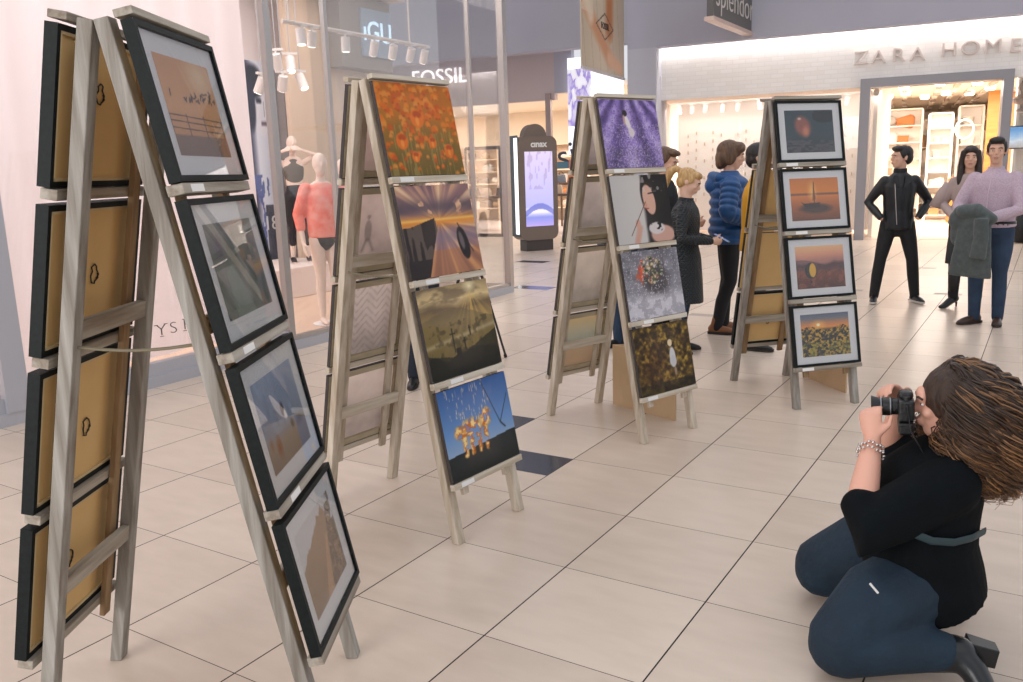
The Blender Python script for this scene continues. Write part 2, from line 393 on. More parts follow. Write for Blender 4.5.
def p_sphere(u, v):
    im = ramp(v, [(0, (46, 52, 58)), (.5, (44, 66, 76)), (1, (34, 58, 70))])
    im = put(im, disc(u, v, .36, .62, .2, .3, .4, .2), col(148, 86, 74)); im = put(im, disc(u, v, .42, .5, .1, .17, .7), col(200, 128, 100)); im = put(im, disc(u, v, .3, .8, .05, .04, .5), col(210, 180, 160))
    im = put(im, (v < .3) * (vnoise(u, v, 12, 30, 3) > .45) * .6, col(96, 90, 96)); im = put(im, disc(u, v, .8, .86, .24, .17, .1), col(16, 30, 36)); return im
def p_boat(u, v):
    im = ramp(v, [(0, (116, 74, 54)), (.35, (176, 106, 66)), (.58, (220, 136, 72)), (.62, (116, 84, 84)), (.66, (226, 140, 60)), (1, (206, 126, 62))])
    im = put(im, disc(u, v, .45, .68, .12, .3, 1) * .8, col(255, 204, 120)); im = put(im, disc(u, v, .5, .28, .4, .14, .4), col(84, 66, 60))
    im = put(im, poly(u, v, [(.2, .46), (.26, .4), (.6, .42), (.56, .3), (.3, .28)]), col(70, 56, 54)); im = put(im, poly(u, v, [(.44, .46), (.48, .86), (.52, .5)]) * .8, col(150, 96, 70))
    im = put(im, seg(u, v, (.48, .4), (.49, .9), .008), col(90, 64, 56)); return im
def p_balloon(u, v):
    im = ramp(v + .12 * (fbm(u, v, 5, 2) - .5), [(0, (84, 46, 36)), (.3, (120, 66, 50)), (.55, (92, 62, 62)), (.62, (172, 122, 116)), (.8, (222, 158, 128)), (1, (236, 190, 140))])
    im = put(im, (fbm(u, v, 12, 7) > .56) * (v < .5) * .5, col(160, 92, 66)); hz = .6 + .08 * np.sin(u * 5 + 1); im = put(im, (v < hz) * (v > .42) * .45, col(80, 60, 70))
    im = put(im, disc(u, v, .3, .42, .13, .2, .1), col(46, 48, 50)); im = put(im, disc(u, v, .335, .43, .075, .18, .15), col(222, 172, 60)); im = put(im, disc(u, v, .29, .16, .025, .03, .2), col(50, 36, 30)); return im
def p_dawn(u, v):
    n = fbm(u, v, 12, 3); im = ramp(v, [(0, (44, 42, 20)), (.62, (86, 72, 32)), (.68, (236, 150, 60)), (.78, (196, 134, 92)), (.9, (110, 116, 130)), (1, (90, 100, 120))])
    low = (v < .66 + .05 * np.sin(u * 9)); n2 = fbm(u, v, 26, 5, 3); im = put(im, low * np.clip((n2 - .5) * 14, 0, 1) * .95, col(206, 160, 40)); im = put(im, low * np.clip((.46 - n2) * 14, 0, 1) * .95, col(16, 22, 14)); im = put(im, (v < .33) * np.clip((n - .5) * 8, 0, 1) * .7, col(150, 146, 40)); im = put(im, low * (n < .4) * .7, col(20, 28, 18))
    im = put(im, disc(u, v, .36, .74, .2, .14, 1) * .9, col(255, 190, 90)); im = put(im, disc(u, v, .36, .74, .05, .05, .6), col(255, 250, 210)); return im
def p_birds(u, v):
    im = ramp(v, [(0, (128, 106, 92)), (.2, (134, 110, 94)), (.22, (204, 152, 104)), (.5, (218, 164, 112)), (1, (206, 152, 104))])
    im = put(im, disc(u, v, .75, .85, .35, .3, 1) * .8, col(236, 214, 178)); r = random.Random(4)
    for y in (.26, .33, .39): im = put(im, seg(u, v, (0, y + .02), (1, y - .02 + .02), .006), col(84, 60, 46))
    for x in (.0, .3, .62, .97): im = put(im, seg(u, v, (x, .2), (x, .42), .008), col(84, 60, 46))
    for _ in range(34):
        x = .35 + .6 * r.random(); y = .5 + .25 * (x - .3) * r.random() + .06; a = r.random() * 3
        im = put(im, seg(u, v, (x, y), (x + .035 * math.cos(a), y + .045 * math.sin(a)), .009), col(60, 46, 44))
    im = put(im, seg(u, v, (.12, .6), (.13, .66), .01), col(60, 46, 44)); return im
def p_green(u, v):
    n = fbm(u, v, 3, 5, 3); im = ramp(n * .6 + .4 * (1 - v), [(0, (150, 152, 156)), (.35, (124, 128, 128)), (.6, (96, 108, 104)), (1, (66, 78, 76))])
    im = put(im, disc(u, v, .2, .75, .14, .18, 1) * .9, col(92, 86, 112)); im = put(im, poly(u, v, [(.2, .5), (.38, .55), (.6, 0), (.2, 0)]) * .5, col(134, 158, 148))
    im = put(im, disc(u, v, .75, .3, .2, .2, .8) * .7, col(58, 84, 82)); im = put(im, seg(u, v, (.45, .9), (.75, .1), .03) * .35, col(176, 180, 180))  # pale diagonal streak paints a glass reflection into the print colour
    im = put(im, disc(u, v, .62, .62, .07, .09, .4) * .7, col(150, 122, 96)); return im
def p_beach(u, v):
    im = ramp(v, [(0, (120, 106, 96)), (.25, (148, 134, 120)), (.4, (136, 146, 162)), (1, (150, 164, 190))]); n = vnoise(u, v, 14, 4, 2)
    im = put(im, (n > .6) * (v > .35) * .3, col(176, 184, 200)); im = put(im, disc(u, v, .25, .22, .08, .16, .9), col(136, 74, 46)); im = put(im, disc(u, v, .1, .3, .05, .1, .9) * .8, col(150, 96, 70))
    im = put(im, disc(u, v, .52, .55, .05, .1, .5), col(60, 50, 54)); im = put(im, disc(u, v, .56, .48, .04, .08, .5), col(226, 222, 224)); im = put(im, disc(u, v, .66, .33, .05, .07, .7), col(74, 66, 66)); im = put(im, disc(u, v, .85, .3, .1, .08, 1) * .7, col(110, 84, 60)); return im
def p_tan(u, v):
    n = fbm(u, v, 8, 4); im = ramp(n * .4 + v * .6, [(0, (112, 88, 68)), (.5, (158, 124, 90)), (1, (168, 136, 104))])
    im = put(im, poly(u, v, [(.35, 0), (.55, 0), (.72, .62), (.68, .62)]) * .7, col(206, 156, 112)); edge = np.where(u < .72, .58 + .5 * u, .94 - 1.3 * (u - .72)) + .14 * (fbm(u, u * 0, 14, 3) - .5)
    im = put(im, (v > edge) * 1., col(206, 204, 206)); im = put(im, (u > .86 - .3 * (1 - v)) * (fbm(u, v, 14, 2) > .42) * .7, col(88, 66, 52)); return im
def p_pale(base, s):
    def f(u, v):
        n = fbm(u, v, 5, s); return ramp(n * .5 + v * .5, [(0, tuple(q * .8 for q in base)), (.5, base), (1, tuple(min(255, q * 1.12) for q in base))])
    return f
def p_walker(u, v):
    im = p_pale((222, 212, 208), 4)(u, v); g = col(120, 116, 116)
    im = put(im, disc(u, v, .4, .48, .06, .17, .2) * .42, g); im = put(im, disc(u, v, .4, .68, .03, .035, .2) * .42, g)
    im = put(im, seg(u, v, (.38, .36), (.32, .2), .018) * .42, g); im = put(im, seg(u, v, (.42, .36), (.49, .2), .018) * .42, g); return im
def p_tracks(u, v):
    a = np.abs(((u * 3.2) % 1) - .5); t = ((v * 9 + a * 3.0) % 1); im = p_pale((222, 218, 216), 7)(u, v)
    return put(im, (t < .3) * .22, col(130, 126, 126))
def p_sea(u, v):
    return ramp(v, [(0, (214, 190, 158)), (.35, (216, 196, 168)), (.42, (184, 202, 196)), (.7, (204, 206, 184)), (1, (222, 206, 160))])
def p_face(u, v):
    im = ramp(u, [(0, (44, 44, 62)), (.3, (64, 66, 92)), (.45, (226, 230, 240)), (.8, (210, 216, 232)), (1, (80, 84, 96))])
    im = put(im, disc(u, v, .62, .78, .3, .16, .2), col(226, 226, 234)); im = put(im, disc(u, v, .42, .9, .3, .1, .3), col(34, 36, 54)); im = put(im, disc(u, v, .36, .78, .12, .14, .3), col(40, 44, 66))
    for y in (.81,): im = put(im, seg(u, v, (.5, y), (.6, y), .012), col(40, 42, 60)); im = put(im, seg(u, v, (.72, y), (.8, y), .012), col(40, 42, 60))
    im = put(im, seg(u, v, (.58, .7), (.72, .7), .01), col(120, 100, 116)); im = put(im, seg(u, v, (.66, .8), (.66, .74), .008), col(150, 150, 170))
    im = put(im, (v < .45) * (fbm(u, v, 5, 3) > .5), col(92, 104, 160)); im = put(im, (u < .25) * (v < .62) * (fbm(u, v, 12, 8) > .42), col(196, 52, 52)); im = put(im, (v < .3) * (u > .5) * .8, col(36, 38, 52)); return im
def p_arm(u, v):
    im = ramp(u + .1 * fbm(u, v, 5, 2), [(0, (176, 160, 140)), (.5, (196, 182, 162)), (1, (178, 164, 146))])
    im = put(im, (np.abs(((u * 6 + v) % 1) - .5) < .06) * .25, col(140, 124, 106))
    im = put(im, seg(u, v, (.66, 1), (.62, .34), .08), col(176, 112, 66)); im = put(im, seg(u, v, (-.05, .55), (.62, .13), .07), col(192, 140, 104)); im = put(im, seg(u, v, (.62, .13), (.9, .07), .055), col(208, 164, 134)); im = put(im, seg(u, v, (-.05, .7), (.2, .4), .06) * .8, col(214, 202, 184))
    im = put(im, (v > .42) * (u < .25) * .6, col(212, 198, 178))
    cx, cy = .52, .36; d = np.abs(u - cx) / .2 + np.abs(v - cy) / .1; im = put(im, (np.abs(d - 1) < .07) * 1., col(74, 62, 54)); return im
def p_purple(u, v):
    n = fbm(u, v, 4, 4); im = ramp(n, [(0, (244, 244, 250)), (.48, (240, 240, 250)), (.56, (150, 132, 206)), (.66, (196, 188, 232)), (1, (240, 240, 250))]); return im
def p_screen(u, v):
    im = ramp(v, [(0, (176, 160, 226)), (.12, (132, 140, 214)), (.2, (236, 232, 250)), (.26, (176, 176, 232)), (1, (208, 196, 226))])
    im = put(im, (np.abs(v - .17 - .1 * np.sin(u * 3)) < .04) * .8, col(104, 112, 190)); im = put(im, ((vnoise(u, v, 16, 12, 3) > .68) * (v > .5)) * .4, col(150, 130, 160)); return im

def picture(name, painter, p00, p10, p01, material, parent, nu=120, nv=96, world=False, mirror=False, back=None, label=None):
    """flat printed sheet spanned by corners p00 (lower left), p10 (lower right), p01 (upper left)"""
    us = np.linspace(0, 1, nu); vs = np.linspace(0, 1, nv); U, V = np.meshgrid(us, vs)
    img = np.clip(painter(1 - U if mirror else U, V), 0, 1)
    lin_ = np.where(img <= .04045, img / 12.92, ((img + .055) / 1.055) ** 2.4)
    p00, p10, p01 = [np.array(p, float) for p in (p00, p10, p01)]
    P = p00 + U[..., None] * (p10 - p00) + V[..., None] * (p01 - p00); P = P.reshape(-1, 3)
    if world:
        inv = np.array(ROOT[parent.name if not parent.parent else parent.parent.name].inverted()); P = P @ inv[:3, :3].T + inv[:3, 3]
    idx = np.arange(nu * nv).reshape(nv, nu)
    q = np.stack([idx[:-1, :-1], idx[:-1, 1:], idx[1:, 1:], idx[1:, :-1]], -1).reshape(-1, 4)
    me = bpy.data.meshes.new(name); me.vertices.add(len(P)); me.vertices.foreach_set('co', P.ravel())
    me.loops.add(q.size); me.loops.foreach_set('vertex_index', q.ravel().astype(np.int32)); me.polygons.add(len(q))
    me.polygons.foreach_set('loop_start', np.arange(0, q.size, 4, dtype=np.int32)); me.update(calc_edges=True)
    a = me.color_attributes.new('ink', 'FLOAT_COLOR', 'POINT')
    a.data.foreach_set('color', np.concatenate([lin_.reshape(-1, 3), np.ones((nu * nv, 1))], 1).ravel().astype(np.float32))
    me.materials.append(material); o = bpy.data.objects.new(name, me); COL.objects.link(o); o.parent = parent
    if label: o['label'] = label
    return o

# ================================================================== SETTING
YAW, GOX, GOY, TS = .5662226, -1.457223, 2.874474, .59647354
def tile_pt(i, j, z=0):
    a = Vector((math.sin(YAW), math.cos(YAW), 0)); b = Vector((math.cos(YAW), -math.sin(YAW), 0))
    return Vector((GOX, GOY, z)) + b * i * TS + a * j * TS

def floor_material():
    mt = bpy.data.materials.new('large_beige_floor_tiles'); mt.use_nodes = True; nt = mt.node_tree; N = nt.nodes; L = nt.links
    b = N['Principled BSDF']; tc = N.new('ShaderNodeTexCoord'); sp = N.new('ShaderNodeSeparateXYZ'); L.new(tc.outputs['Object'], sp.inputs[0])
    def M(op, a, b_=None):
        n = N.new('ShaderNodeMath'); n.operation = op
        for k, q in enumerate((a, b_)):
            if q is None: continue
            if isinstance(q, (int, float)): n.inputs[k].default_value = q
            else: L.new(q, n.inputs[k])
        return n.outputs[0]
    masks = []
    for ax, wd in ((0, .0048), (1, .0026)):
        f = M('FRACT', M('ADD', M('DIVIDE', sp.outputs[ax], TS), 100.0)); d = M('MINIMUM', f, M('SUBTRACT', 1.0, f))
        masks.append(M('LESS_THAN', d, wd))
    g = M('MAXIMUM', masks[0], masks[1])
    # soft streaky tone per tile
    fx = M('FLOOR', M('DIVIDE', sp.outputs[0], TS)); fy = M('FLOOR', M('DIVIDE', sp.outputs[1], TS))
    cb = N.new('ShaderNodeCombineXYZ'); L.new(fx, cb.inputs[0]); L.new(fy, cb.inputs[1])
    wn = N.new('ShaderNodeTexWhiteNoise'); L.new(cb.outputs[0], wn.inputs['Vector'])
    mp = N.new('ShaderNodeMapping'); mp.inputs['Scale'].default_value = (3, 9, 1); mp.inputs['Rotation'].default_value = (0, 0, .5)
    L.new(tc.outputs['Object'], mp.inputs[0]); nz = N.new('ShaderNodeTexNoise'); nz.inputs['Scale'].default_value = 1.2; nz.inputs['Detail'].default_value = 4
    L.new(mp.outputs[0], nz.inputs['Vector'])
    t = M('ADD', M('MULTIPLY', wn.outputs['Value'], .35), M('MULTIPLY', nz.outputs['Fac'], .65))
    rp = N.new('ShaderNodeValToRGB'); rp.color_ramp.elements[0].color = (*lin((200, 183, 167)), 1); rp.color_ramp.elements[1].color = (*lin((214, 198, 182)), 1)
    rp.color_ramp.elements[0].position = .3; rp.color_ramp.elements[1].position = .7; L.new(t, rp.inputs[0])
    mx = N.new('ShaderNodeMix'); mx.data_type = 'RGBA'; L.new(g, mx.inputs[0]); L.new(rp.outputs[0], mx.inputs[6]); mx.inputs[7].default_value = (*lin((26, 22, 20)), 1)
    L.new(mx.outputs[2], b.inputs['Base Color']); rg = M('ADD', M('MULTIPLY', g, .5), M('ADD', .27, M('MULTIPLY', nz.outputs['Fac'], .1)))
    L.new(rg, b.inputs['Roughness']); b.inputs['Specular IOR Level'].default_value = .42
    return mt
fb = MB()
n_ = 1
fb.add([(-30, -12, 0), (30, -12, 0), (30, 60, 0), (-30, 60, 0)], [(0, 1, 2, 3)])
floor = struct('floor', fb, floor_material()); floor.location = (GOX, GOY, 0); floor.rotation_euler = (0, 0, -YAW)
DARKT = mat('dark_slate_tile', (62, 66, 76), .16)
for k, (i, j) in enumerate(((0, 3.5), (-1, 4.5), (-6, 14), (-9, 19))):
    b_ = MB(); q = [tile_pt(i, j), tile_pt(i + 1, j), tile_pt(i + 1, j + .5), tile_pt(i, j + .5)]
    b_.hexa([p + Vector((0, 0, -.01)) for p in q] + [p + Vector((0, 0, .0008)) for p in q]); struct('trim_%d' % (k + 1), b_, DARKT)
GRIL = mat('faint_grey_floor_grille', (172, 160, 150), .5)
for k, (x, y) in enumerate(((703, 315), (948, 294), (925, 268), (1012, 271), (850, 290))):
    p = fl(x, y); b_ = MB(); b_.box((p.x, p.y, -.004), (.3, .14, .0096), rz=-YAW); struct('trim_%d' % (k + 5), b_, GRIL)

# ---- facade of the far shops: line y = A - .46 x
FD = Vector((.9085, -.4179, 0)); FN = Vector((-.4179, -.9085, 0))
def fac(px, off, z=None, py=None):
    """point where the column px meets the facade plane pushed `off` m back from the bulkhead"""
    A = Vector((0, 20.32, 0)) - FN * off
    d = ray(px, 160 if py is None else py); t = (A.dot(FN)) / (d.x * FN.x + d.y * FN.y); p = d * t
    return Vector((p.x, p.y, z if z is not None else EYE + p.z))
def slab(mb, p, q, z0, z1, th, nrm=None, mi=0):
    nrm = nrm or FN
    a = Vector((p.x, p.y, 0)); b = Vector((q.x, q.y, 0)); n = -nrm * th
    mb.hexa([a + Vector((0, 0, z0)), b + Vector((0, 0, z0)), b + n + Vector((0, 0, z0)), a + n + Vector((0, 0, z0)),
             a + Vector((0, 0, z1)), b + Vector((0, 0, z1)), b + n + Vector((0, 0, z1)), a + n + Vector((0, 0, z1))], mi)
    return mb
BULK = mat('blue_grey_bulkhead_paint', (176, 175, 187), .75, noise=((.6, .6, .6), (169, 168, 181), .2))
ZWHITE = mat('white_painted_brick', (238, 234, 230), .6)
def brick_white():
    mt = bpy.data.materials.new('white_brick'); mt.use_nodes = True; nt = mt.node_tree; b = nt.nodes['Principled BSDF']; b.inputs['Roughness'].default_value = .6
    tc = nt.nodes.new('ShaderNodeTexCoord'); mp = nt.nodes.new('ShaderNodeMapping'); mp.vector_type = 'TEXTURE'; mp.inputs['Rotation'].default_value = (PI / 2, 0, -.431)
    br = nt.nodes.new('ShaderNodeTexBrick'); br.inputs['Scale'].default_value = 1; br.inputs['Brick Width'].default_value = .26; br.inputs['Row Height'].default_value = .085; br.inputs['Mortar Size'].default_value = .008
    br.inputs['Color1'].default_value = (*lin((240, 236, 232)), 1); br.inputs['Color2'].default_value = (*lin((234, 229, 224)), 1); br.inputs['Mortar'].default_value = (*lin((231, 226, 221)), 1)
    nt.links.new(tc.outputs['Object'], mp.inputs[0]); nt.links.new(mp.outputs[0], br.inputs[0]); nt.links.new(br.outputs[0], b.inputs['Base Color'])
    return mt
BRICKW = brick_white()
P_left = fac(300, 0); P_654 = fac(655, 0); P_600 = fac(628, 0); P_r = fac(1120, 0)
b_ = MB(); slab(b_, fac(150, 0), P_600, 4.22, 8, .3); slab(b_, P_600, P_r, 4.08, 8, .3); struct('wall_bulkhead', b_, BULK)
b_ = MB(); slab(b_, fac(628, 0), fac(656, 0), 0, 4.08, .9); struct('wall_pier', b_, mat('pier_paint', (184, 184, 193), .7))
# white shop facade 0.45 m behind
OFF = .45
zl, dl, dr, zr = fac(656, OFF), fac(858, OFF), fac(1008, OFF), fac(1130, OFF)
b_ = MB(); slab(b_, zl, zr, 3.02, 4.6, .12); struct('wall_brick_header', b_, BRICKW)
b_ = MB(); slab(b_, zl, fac(660, OFF), 0, 3.02, .12); struct('trim_20', b_, ZWHITE)
# door surround (grey portal)
PORT = mat('grey_metal_portal', (150, 148, 152), .45, .3)
b_ = MB(); e0, e1 = fac(857, OFF - .12), fac(1008, OFF - .12)
i0, i1 = fac(867, OFF - .12), fac(998, OFF - .12)
slab(b_, e0, i0, 0, 3.17, .5); slab(b_, i1, e1, 0, 3.17, .5); slab(b_, i0, i1, 3.0, 3.17, .5); struct('door_1', b_, PORT)
WARM = mat('warm_interior_wall', (240, 228, 216), .7)
WARMF = mat('warm_pale_shop_floor', (232, 208, 186), .35)
def shop_room(name, A, B, depth, h, wallm, floorm, ceilm, th=.1, left=True, right=True):
    a = Vector((A.x, A.y, 0)); b = Vector((B.x, B.y, 0)); n = -FN
    b_ = MB(); slab(b_, a + n * depth, b + n * depth, 0, h, th); struct('wall_%s_back' % name, b_, wallm)
    if left: b_ = MB(); slab(b_, a, a + n * depth, 0, h, .1, nrm=FD); struct('wall_%s_left' % name, b_, wallm)
    if right: b_ = MB(); slab(b_, b, b + n * depth, 0, h, .1, nrm=-FD); struct('wall_%s_right' % name, b_, wallm)
    b_ = MB(); slab(b_, a, b, h, h + .1, depth); o = struct('ceiling_%s' % name, b_, ceilm)
    if floorm:
        b_ = MB(); slab(b_, a, b, -.02, .006, depth); o = struct('floor_%s' % name, b_, floorm)
ZC = mat('shop_ceiling_slats', (240, 228, 212), .7)
IN0 = OFF + .13
za, zb = fac(656, IN0), fac(1180, IN0)
shop_room('homeware', za, zb, 16, 3.22, WARM, WARMF, ZC)
# slatted ceiling: bundles of white and taupe slats under the ceiling slab
b_ = MB(); wv = mat('white_ceiling_slat', (244, 236, 226), .6); tv = mat('taupe_ceiling_slat', (196, 180, 166), .7)
for r_ in range(11):
    for k in range(46):
        c = za + FD * (.3 + k * .36) - FN * (.8 + r_ * 1.28); blk = ((k // 5) + r_) % 2
        if k % 5 == 4: continue
        b_.box((c.x, c.y, 3.19), (.12, 1.0, .05), rz=math.atan2(FD.y, FD.x), mi=blk)
struct('ceiling_homeware_slats', b_, [wv, tv])
LAMPM = mat('warm_lamp_panel', (255, 236, 210), .5, emit=(255, 226, 190), estr=6)
for k in range(3):
    c = za + FD * (2.5 + k * 4.3) - FN * 3.4
    area('shop_light', (c.x, c.y, 3.14), 3.0, 330, (1, .94, .88), sy=4.5).rotation_euler = (0, 0, math.atan2(FD.y, FD.x))
# light tube behind the bulkhead edge that washes the white header
c = (fac(656, .37) + fac(1130, .37)) / 2; ln = (fac(1130, .37) - fac(656, .37)).length
b_ = MB(); b_.box((c.x, c.y, 4.3), (ln, .04, .04), rz=math.atan2(FD.y, FD.x))
tag(b_.build('light_strip', mat('linear_lamp', (255, 255, 255), .5, emit=(255, 250, 244), estr=60)), 'long hidden light tube above the white brick shop header', 'light')
# display window of the homeware shop: glass, peg wall, track with spots
g = MB(); slab(g, fac(660, OFF + .02), fac(857, OFF + .02), .05, 3.02, .012); struct('window_1', g, GLASS)
g = MB(); slab(g, fac(1009, OFF + .02), fac(1130, OFF + .02), .05, 3.02, .012); struct('window_2', g, GLASS)
b_ = MB(); slab(b_, fac(678, OFF + 1.35), fac(872, OFF + 1.35), .1, 3.03, .08); struct('wall_display_panel', b_, mat('white_peg_panel', (240, 232, 224), .6))
b_ = MB()
for i in range(22):
    for j in range(9):
        c = fac(688 + i * 8.2, OFF + 1.31); zz = .75 + j * .19 + (.06 if i % 2 else 0)
        if i % 3 != 2 or j % 2: b_.box((c.x, c.y, zz), (.018, .05, .075), rz=math.atan2(FD.y, FD.x))
tag(b_.build('display_pegs', mat('beige_peg', (206, 186, 168), .6)), 'rows of small beige wall pegs on the white shop window panel', 'pegs', kind='stuff')
b_ = MB(); slab(b_, fac(656, OFF + .13), fac(852, OFF + .13), 0, .09, 1.4); struct('floor_window_plinth', b_, mat('peach_plinth', (240, 214, 190), .5))
def track_spot(loc, aim_rz, tilt, label, group, size=1.0, body=None):
    t = thing('track_spotlight', label, 'spotlight', loc, aim_rz, group); bm_ = body or mat('white_spot_body', (226, 220, 216), .45)
    s = size; st = MB(); st.loft([(0, 0, 0), (0, 0, -.09 * s)], .014 * s, n=8); st.box((0, 0, 0), (.16 * s, .03 * s, .025 * s)); st.build('stem', bm_, t)
    M = Matrix.Rotation(tilt, 3, 'X'); h = MB(); p0 = Vector((0, 0, -.07 * s)); d = M @ Vector((0, 0, -1))
    h.loft([p0 - d * .03 * s, p0 + d * .14 * s], .052 * s, n=16); hd = h.build('lamp_head', bm_, t)
    l = MB(); l.loft([p0 + d * .14 * s, p0 + d * .146 * s], .042 * s, n=16); l.build('lens', mat('spot_lens', (255, 250, 240), .4, emit=(255, 244, 228), estr=3), t)
    return t
trk = thing('lighting_track', 'pale lighting track along the top of the homeware shop window', 'track', fac(760, OFF + .9, 3.0)); b_ = MB()
slab(b_, fac(668, OFF + .9), fac(872, OFF + .9), 2.97, 3.01, .035)
b_.build('rail', mat('track_white', (214, 204, 196), .5), trk, world=True)
for k, x in enumerate((679, 692, 705, 722, 737, 758, 770, 787, 802, 845)):
    c = fac(x, OFF + .92, 2.97)
    track_spot(c, 0, (-.5, .5, .6, .3, .5, -.6, -.3, .4, -.5, .5)[k], 'small white spotlight over the homeware window, %s from the left' % ORD[k], 'spots over the homeware window', 1.0)

c = fac(768, OFF + .5)
area('shop_light', (c.x, c.y, 2.9), 4.6, 40, (1, .9, .82), sy=.4).rotation_euler = (.5, 0, math.atan2(FD.y, FD.x))
b_ = MB(); slab(b_, fac(656, OFF + .13), fac(856, OFF + .13), 3.03, 3.07, 1.25); struct('ceiling_window', b_, mat('peach_plinth', (240, 214, 190), .5))
# shelves and goods inside the homeware shop
SHW = mat('white_shelf', (246, 238, 228), .5); ORNG = mat('orange_wood_panel', (206, 142, 74), .5, noise=((2, 2, 14), (186, 122, 58), .2))
backo = IN0 + 7.5
def shelf_unit(x0, x1, z0, z1, rows, off, label, group=None, m_=SHW):
    a, b = fac(x0, off), fac(x1, off); mid = (a + b) / 2; wd = (b - a).length; ang = math.atan2(FD.y, FD.x)
    t = thing('shelf_unit', label, 'shelf', (mid.x, mid.y, 0), ang, group)
    q = MB(); q.box((-wd / 2, 0, z1 / 2), (.05, .4, z1)); q.box((wd / 2, 0, z1 / 2), (.05, .4, z1)); q.box((0, .19, (z0 + z1) / 2), (wd, .02, z1 - z0)); q.build('carcass', m_, t)
    hs = [z0 + (z1 - z0) * k / rows for k in range(rows + 1)]
    for h in hs: q = MB(); q.box((0, 0, h + .015), (wd, .38, .03)); q.build('shelf', m_, t)
    return t, wd, hs, ang, mid
GC = [(206, 186, 168), (170, 140, 112), (226, 214, 204), (120, 106, 98), (196, 120, 70), (150, 156, 160), (232, 222, 208), (90, 84, 84), (206, 160, 110), (180, 174, 168)]
gidx = [0]
KINDS = [('folded_towel', 'stack of folded towels'), ('vase', 'rounded vase'), ('storage_basket', 'storage basket'), ('cushion', 'plump cushion'), ('gift_box', 'lidded box')]
def goods(kind, c, s, rz, ci, place, group):
    cname = ('beige', 'brown', 'cream', 'taupe', 'orange', 'grey', 'ivory', 'charcoal', 'tan', 'stone')[ci]
    b = MB(); nm, ds = KINDS[kind]; gm = mat('goods_' + cname, GC[ci], .7)
    if kind == 0:
        for k in range(3):
            b.loft([(-s * .6, 0, s * (.14 + k * .26)), (s * .6, 0, s * (.14 + k * .26))], (s * .13, s * .45), n=10, up=(0, 0, 1), caps='round')
    elif kind == 1: b.lathe((0, 0, 0), [(s * .25, 0), (s * .45, s * .3), (s * .42, s * .6), (s * .15, s * .85), (s * .22, s), (s * .16, s), (s * .1, s * .8)], 14)
    elif kind == 2: b.lathe((0, 0, 0), [(s * .4, 0), (s * .5, s * .7), (s * .52, s * .7), (s * .5, s * .74), (s * .44, s * .7), (s * .36, .05 * s)], 14)
    elif kind == 3: b.ell((0, 0, s * .45), (s * .62, s * .25, s * .45))
    else: b.box((0, 0, s * .28), (s, s * .7, s * .56)); b.box((0, 0, s * .6), (s * 1.06, s * .76, s * .12))
    o = b.build(nm, gm, None, smooth=kind in (1, 2, 3), bevel=0); o.location = c; o.rotation_euler = (0, 0, rz)
    tag(o, '%s %s %s' % (cname, ds, place), nm.replace('_', ' '), group)
    return o
def stock(unit, place, group, seed, step=.34, smin=.2, smax=.3, skip=.12):
    t, wd, hs, ang, mid = unit; r = random.Random(seed)
    for hi, h in enumerate(hs[:-1]):
        nn = 0; x = -wd / 2 + .22
        gap = hs[1] - hs[0] - .07
        while x < wd / 2 - .15:
            s = min(r.uniform(smin, smax), gap)
            if r.random() > skip:
                p = Vector((x, -.02, 0)); R = Matrix.Rotation(ang, 3, 'Z'); p = R @ p
                goods(r.choice((0, 0, 1, 2, 3, 4)), (mid.x + p.x, mid.y + p.y, h + .03), s, ang, r.randrange(10), '%s, board %s up, item %s' % (place, ORD[hi], ORD[nn]), group); nn += 1
            x += step * r.uniform(.9, 1.3)
u1 = shelf_unit(878, 920, .25, 2.9, 6, backo - .2, 'long white wall shelf left of the tall ladder shelf in the homeware shop')
stock(u1, 'on the long white shelf', 'goods on the long white shelf', 3, .36, .24, .34)
u2 = shelf_unit(927, 950, .1, 2.7, 7, backo - 1.3, 'tall white freestanding shelf in the middle of the homeware shop')
stock(u2, 'on the tall middle shelf', 'goods on the tall middle shelf', 5, .3, .2, .28)
u3 = shelf_unit(956, 980, .9, 2.9, 4, backo - .2, 'white wall shelf under the glowing ring in the homeware shop')
stock(u3, 'on the ring lamp shelf', 'goods under the ring lamp', 9, .36, .22, .3)
u5 = shelf_unit(880, 1004, .2, 2.75, 6, backo + 3.5, 'wide pale shelf wall at the very back of the homeware shop')
stock(u5, 'on the wide back shelf', 'goods on the wide back shelf', 13, .62, .3, .38)
b_ = MB(); slab(b_, fac(984, backo - 1.2), fac(1010, backo - 1.2), 0, 3.4, .2); struct('wall_orange_wood', b_, ORNG)
# low orange counter with goods between shelf and couple
c = fac(975, IN0 + 5.2, 0); ct = thing('sales_counter', 'low orange wooden counter behind the couple in the homeware shop', 'counter', c, math.atan2(FD.y, FD.x))
q = MB(); q.box((0, 0, .45), (1.1, .7, .9)); q.build('body', ORNG, ct); q = MB(); q.box((0, 0, .92), (1.2, .8, .05)); q.build('counter_top', SHW, ct)
for k, ci in enumerate((4, 5, 7, 9, 4)):
    R = Matrix.Rotation(math.atan2(FD.y, FD.x), 3, 'Z'); p = c + R @ Vector((-.46 + k * .23, 0, .945))
    goods((3, 2, 1, 3, 1)[k], p, .2, 0, ci, 'standing on the low orange counter, %s from left' % ORD[k], 'goods on the orange counter')
rl = MB(); c = fac(964.5, backo - .5, None, 129)
for k in range(32):
    a0, a1 = 2 * PI * k / 32, 2 * PI * (k + 1) / 32
    rl.loft([c + Vector((.24 * math.cos(a0), 0, .24 * math.sin(a0))), c + Vector((.24 * math.cos(a1), 0, .24 * math.sin(a1)))], .022, n=6, caps=False)
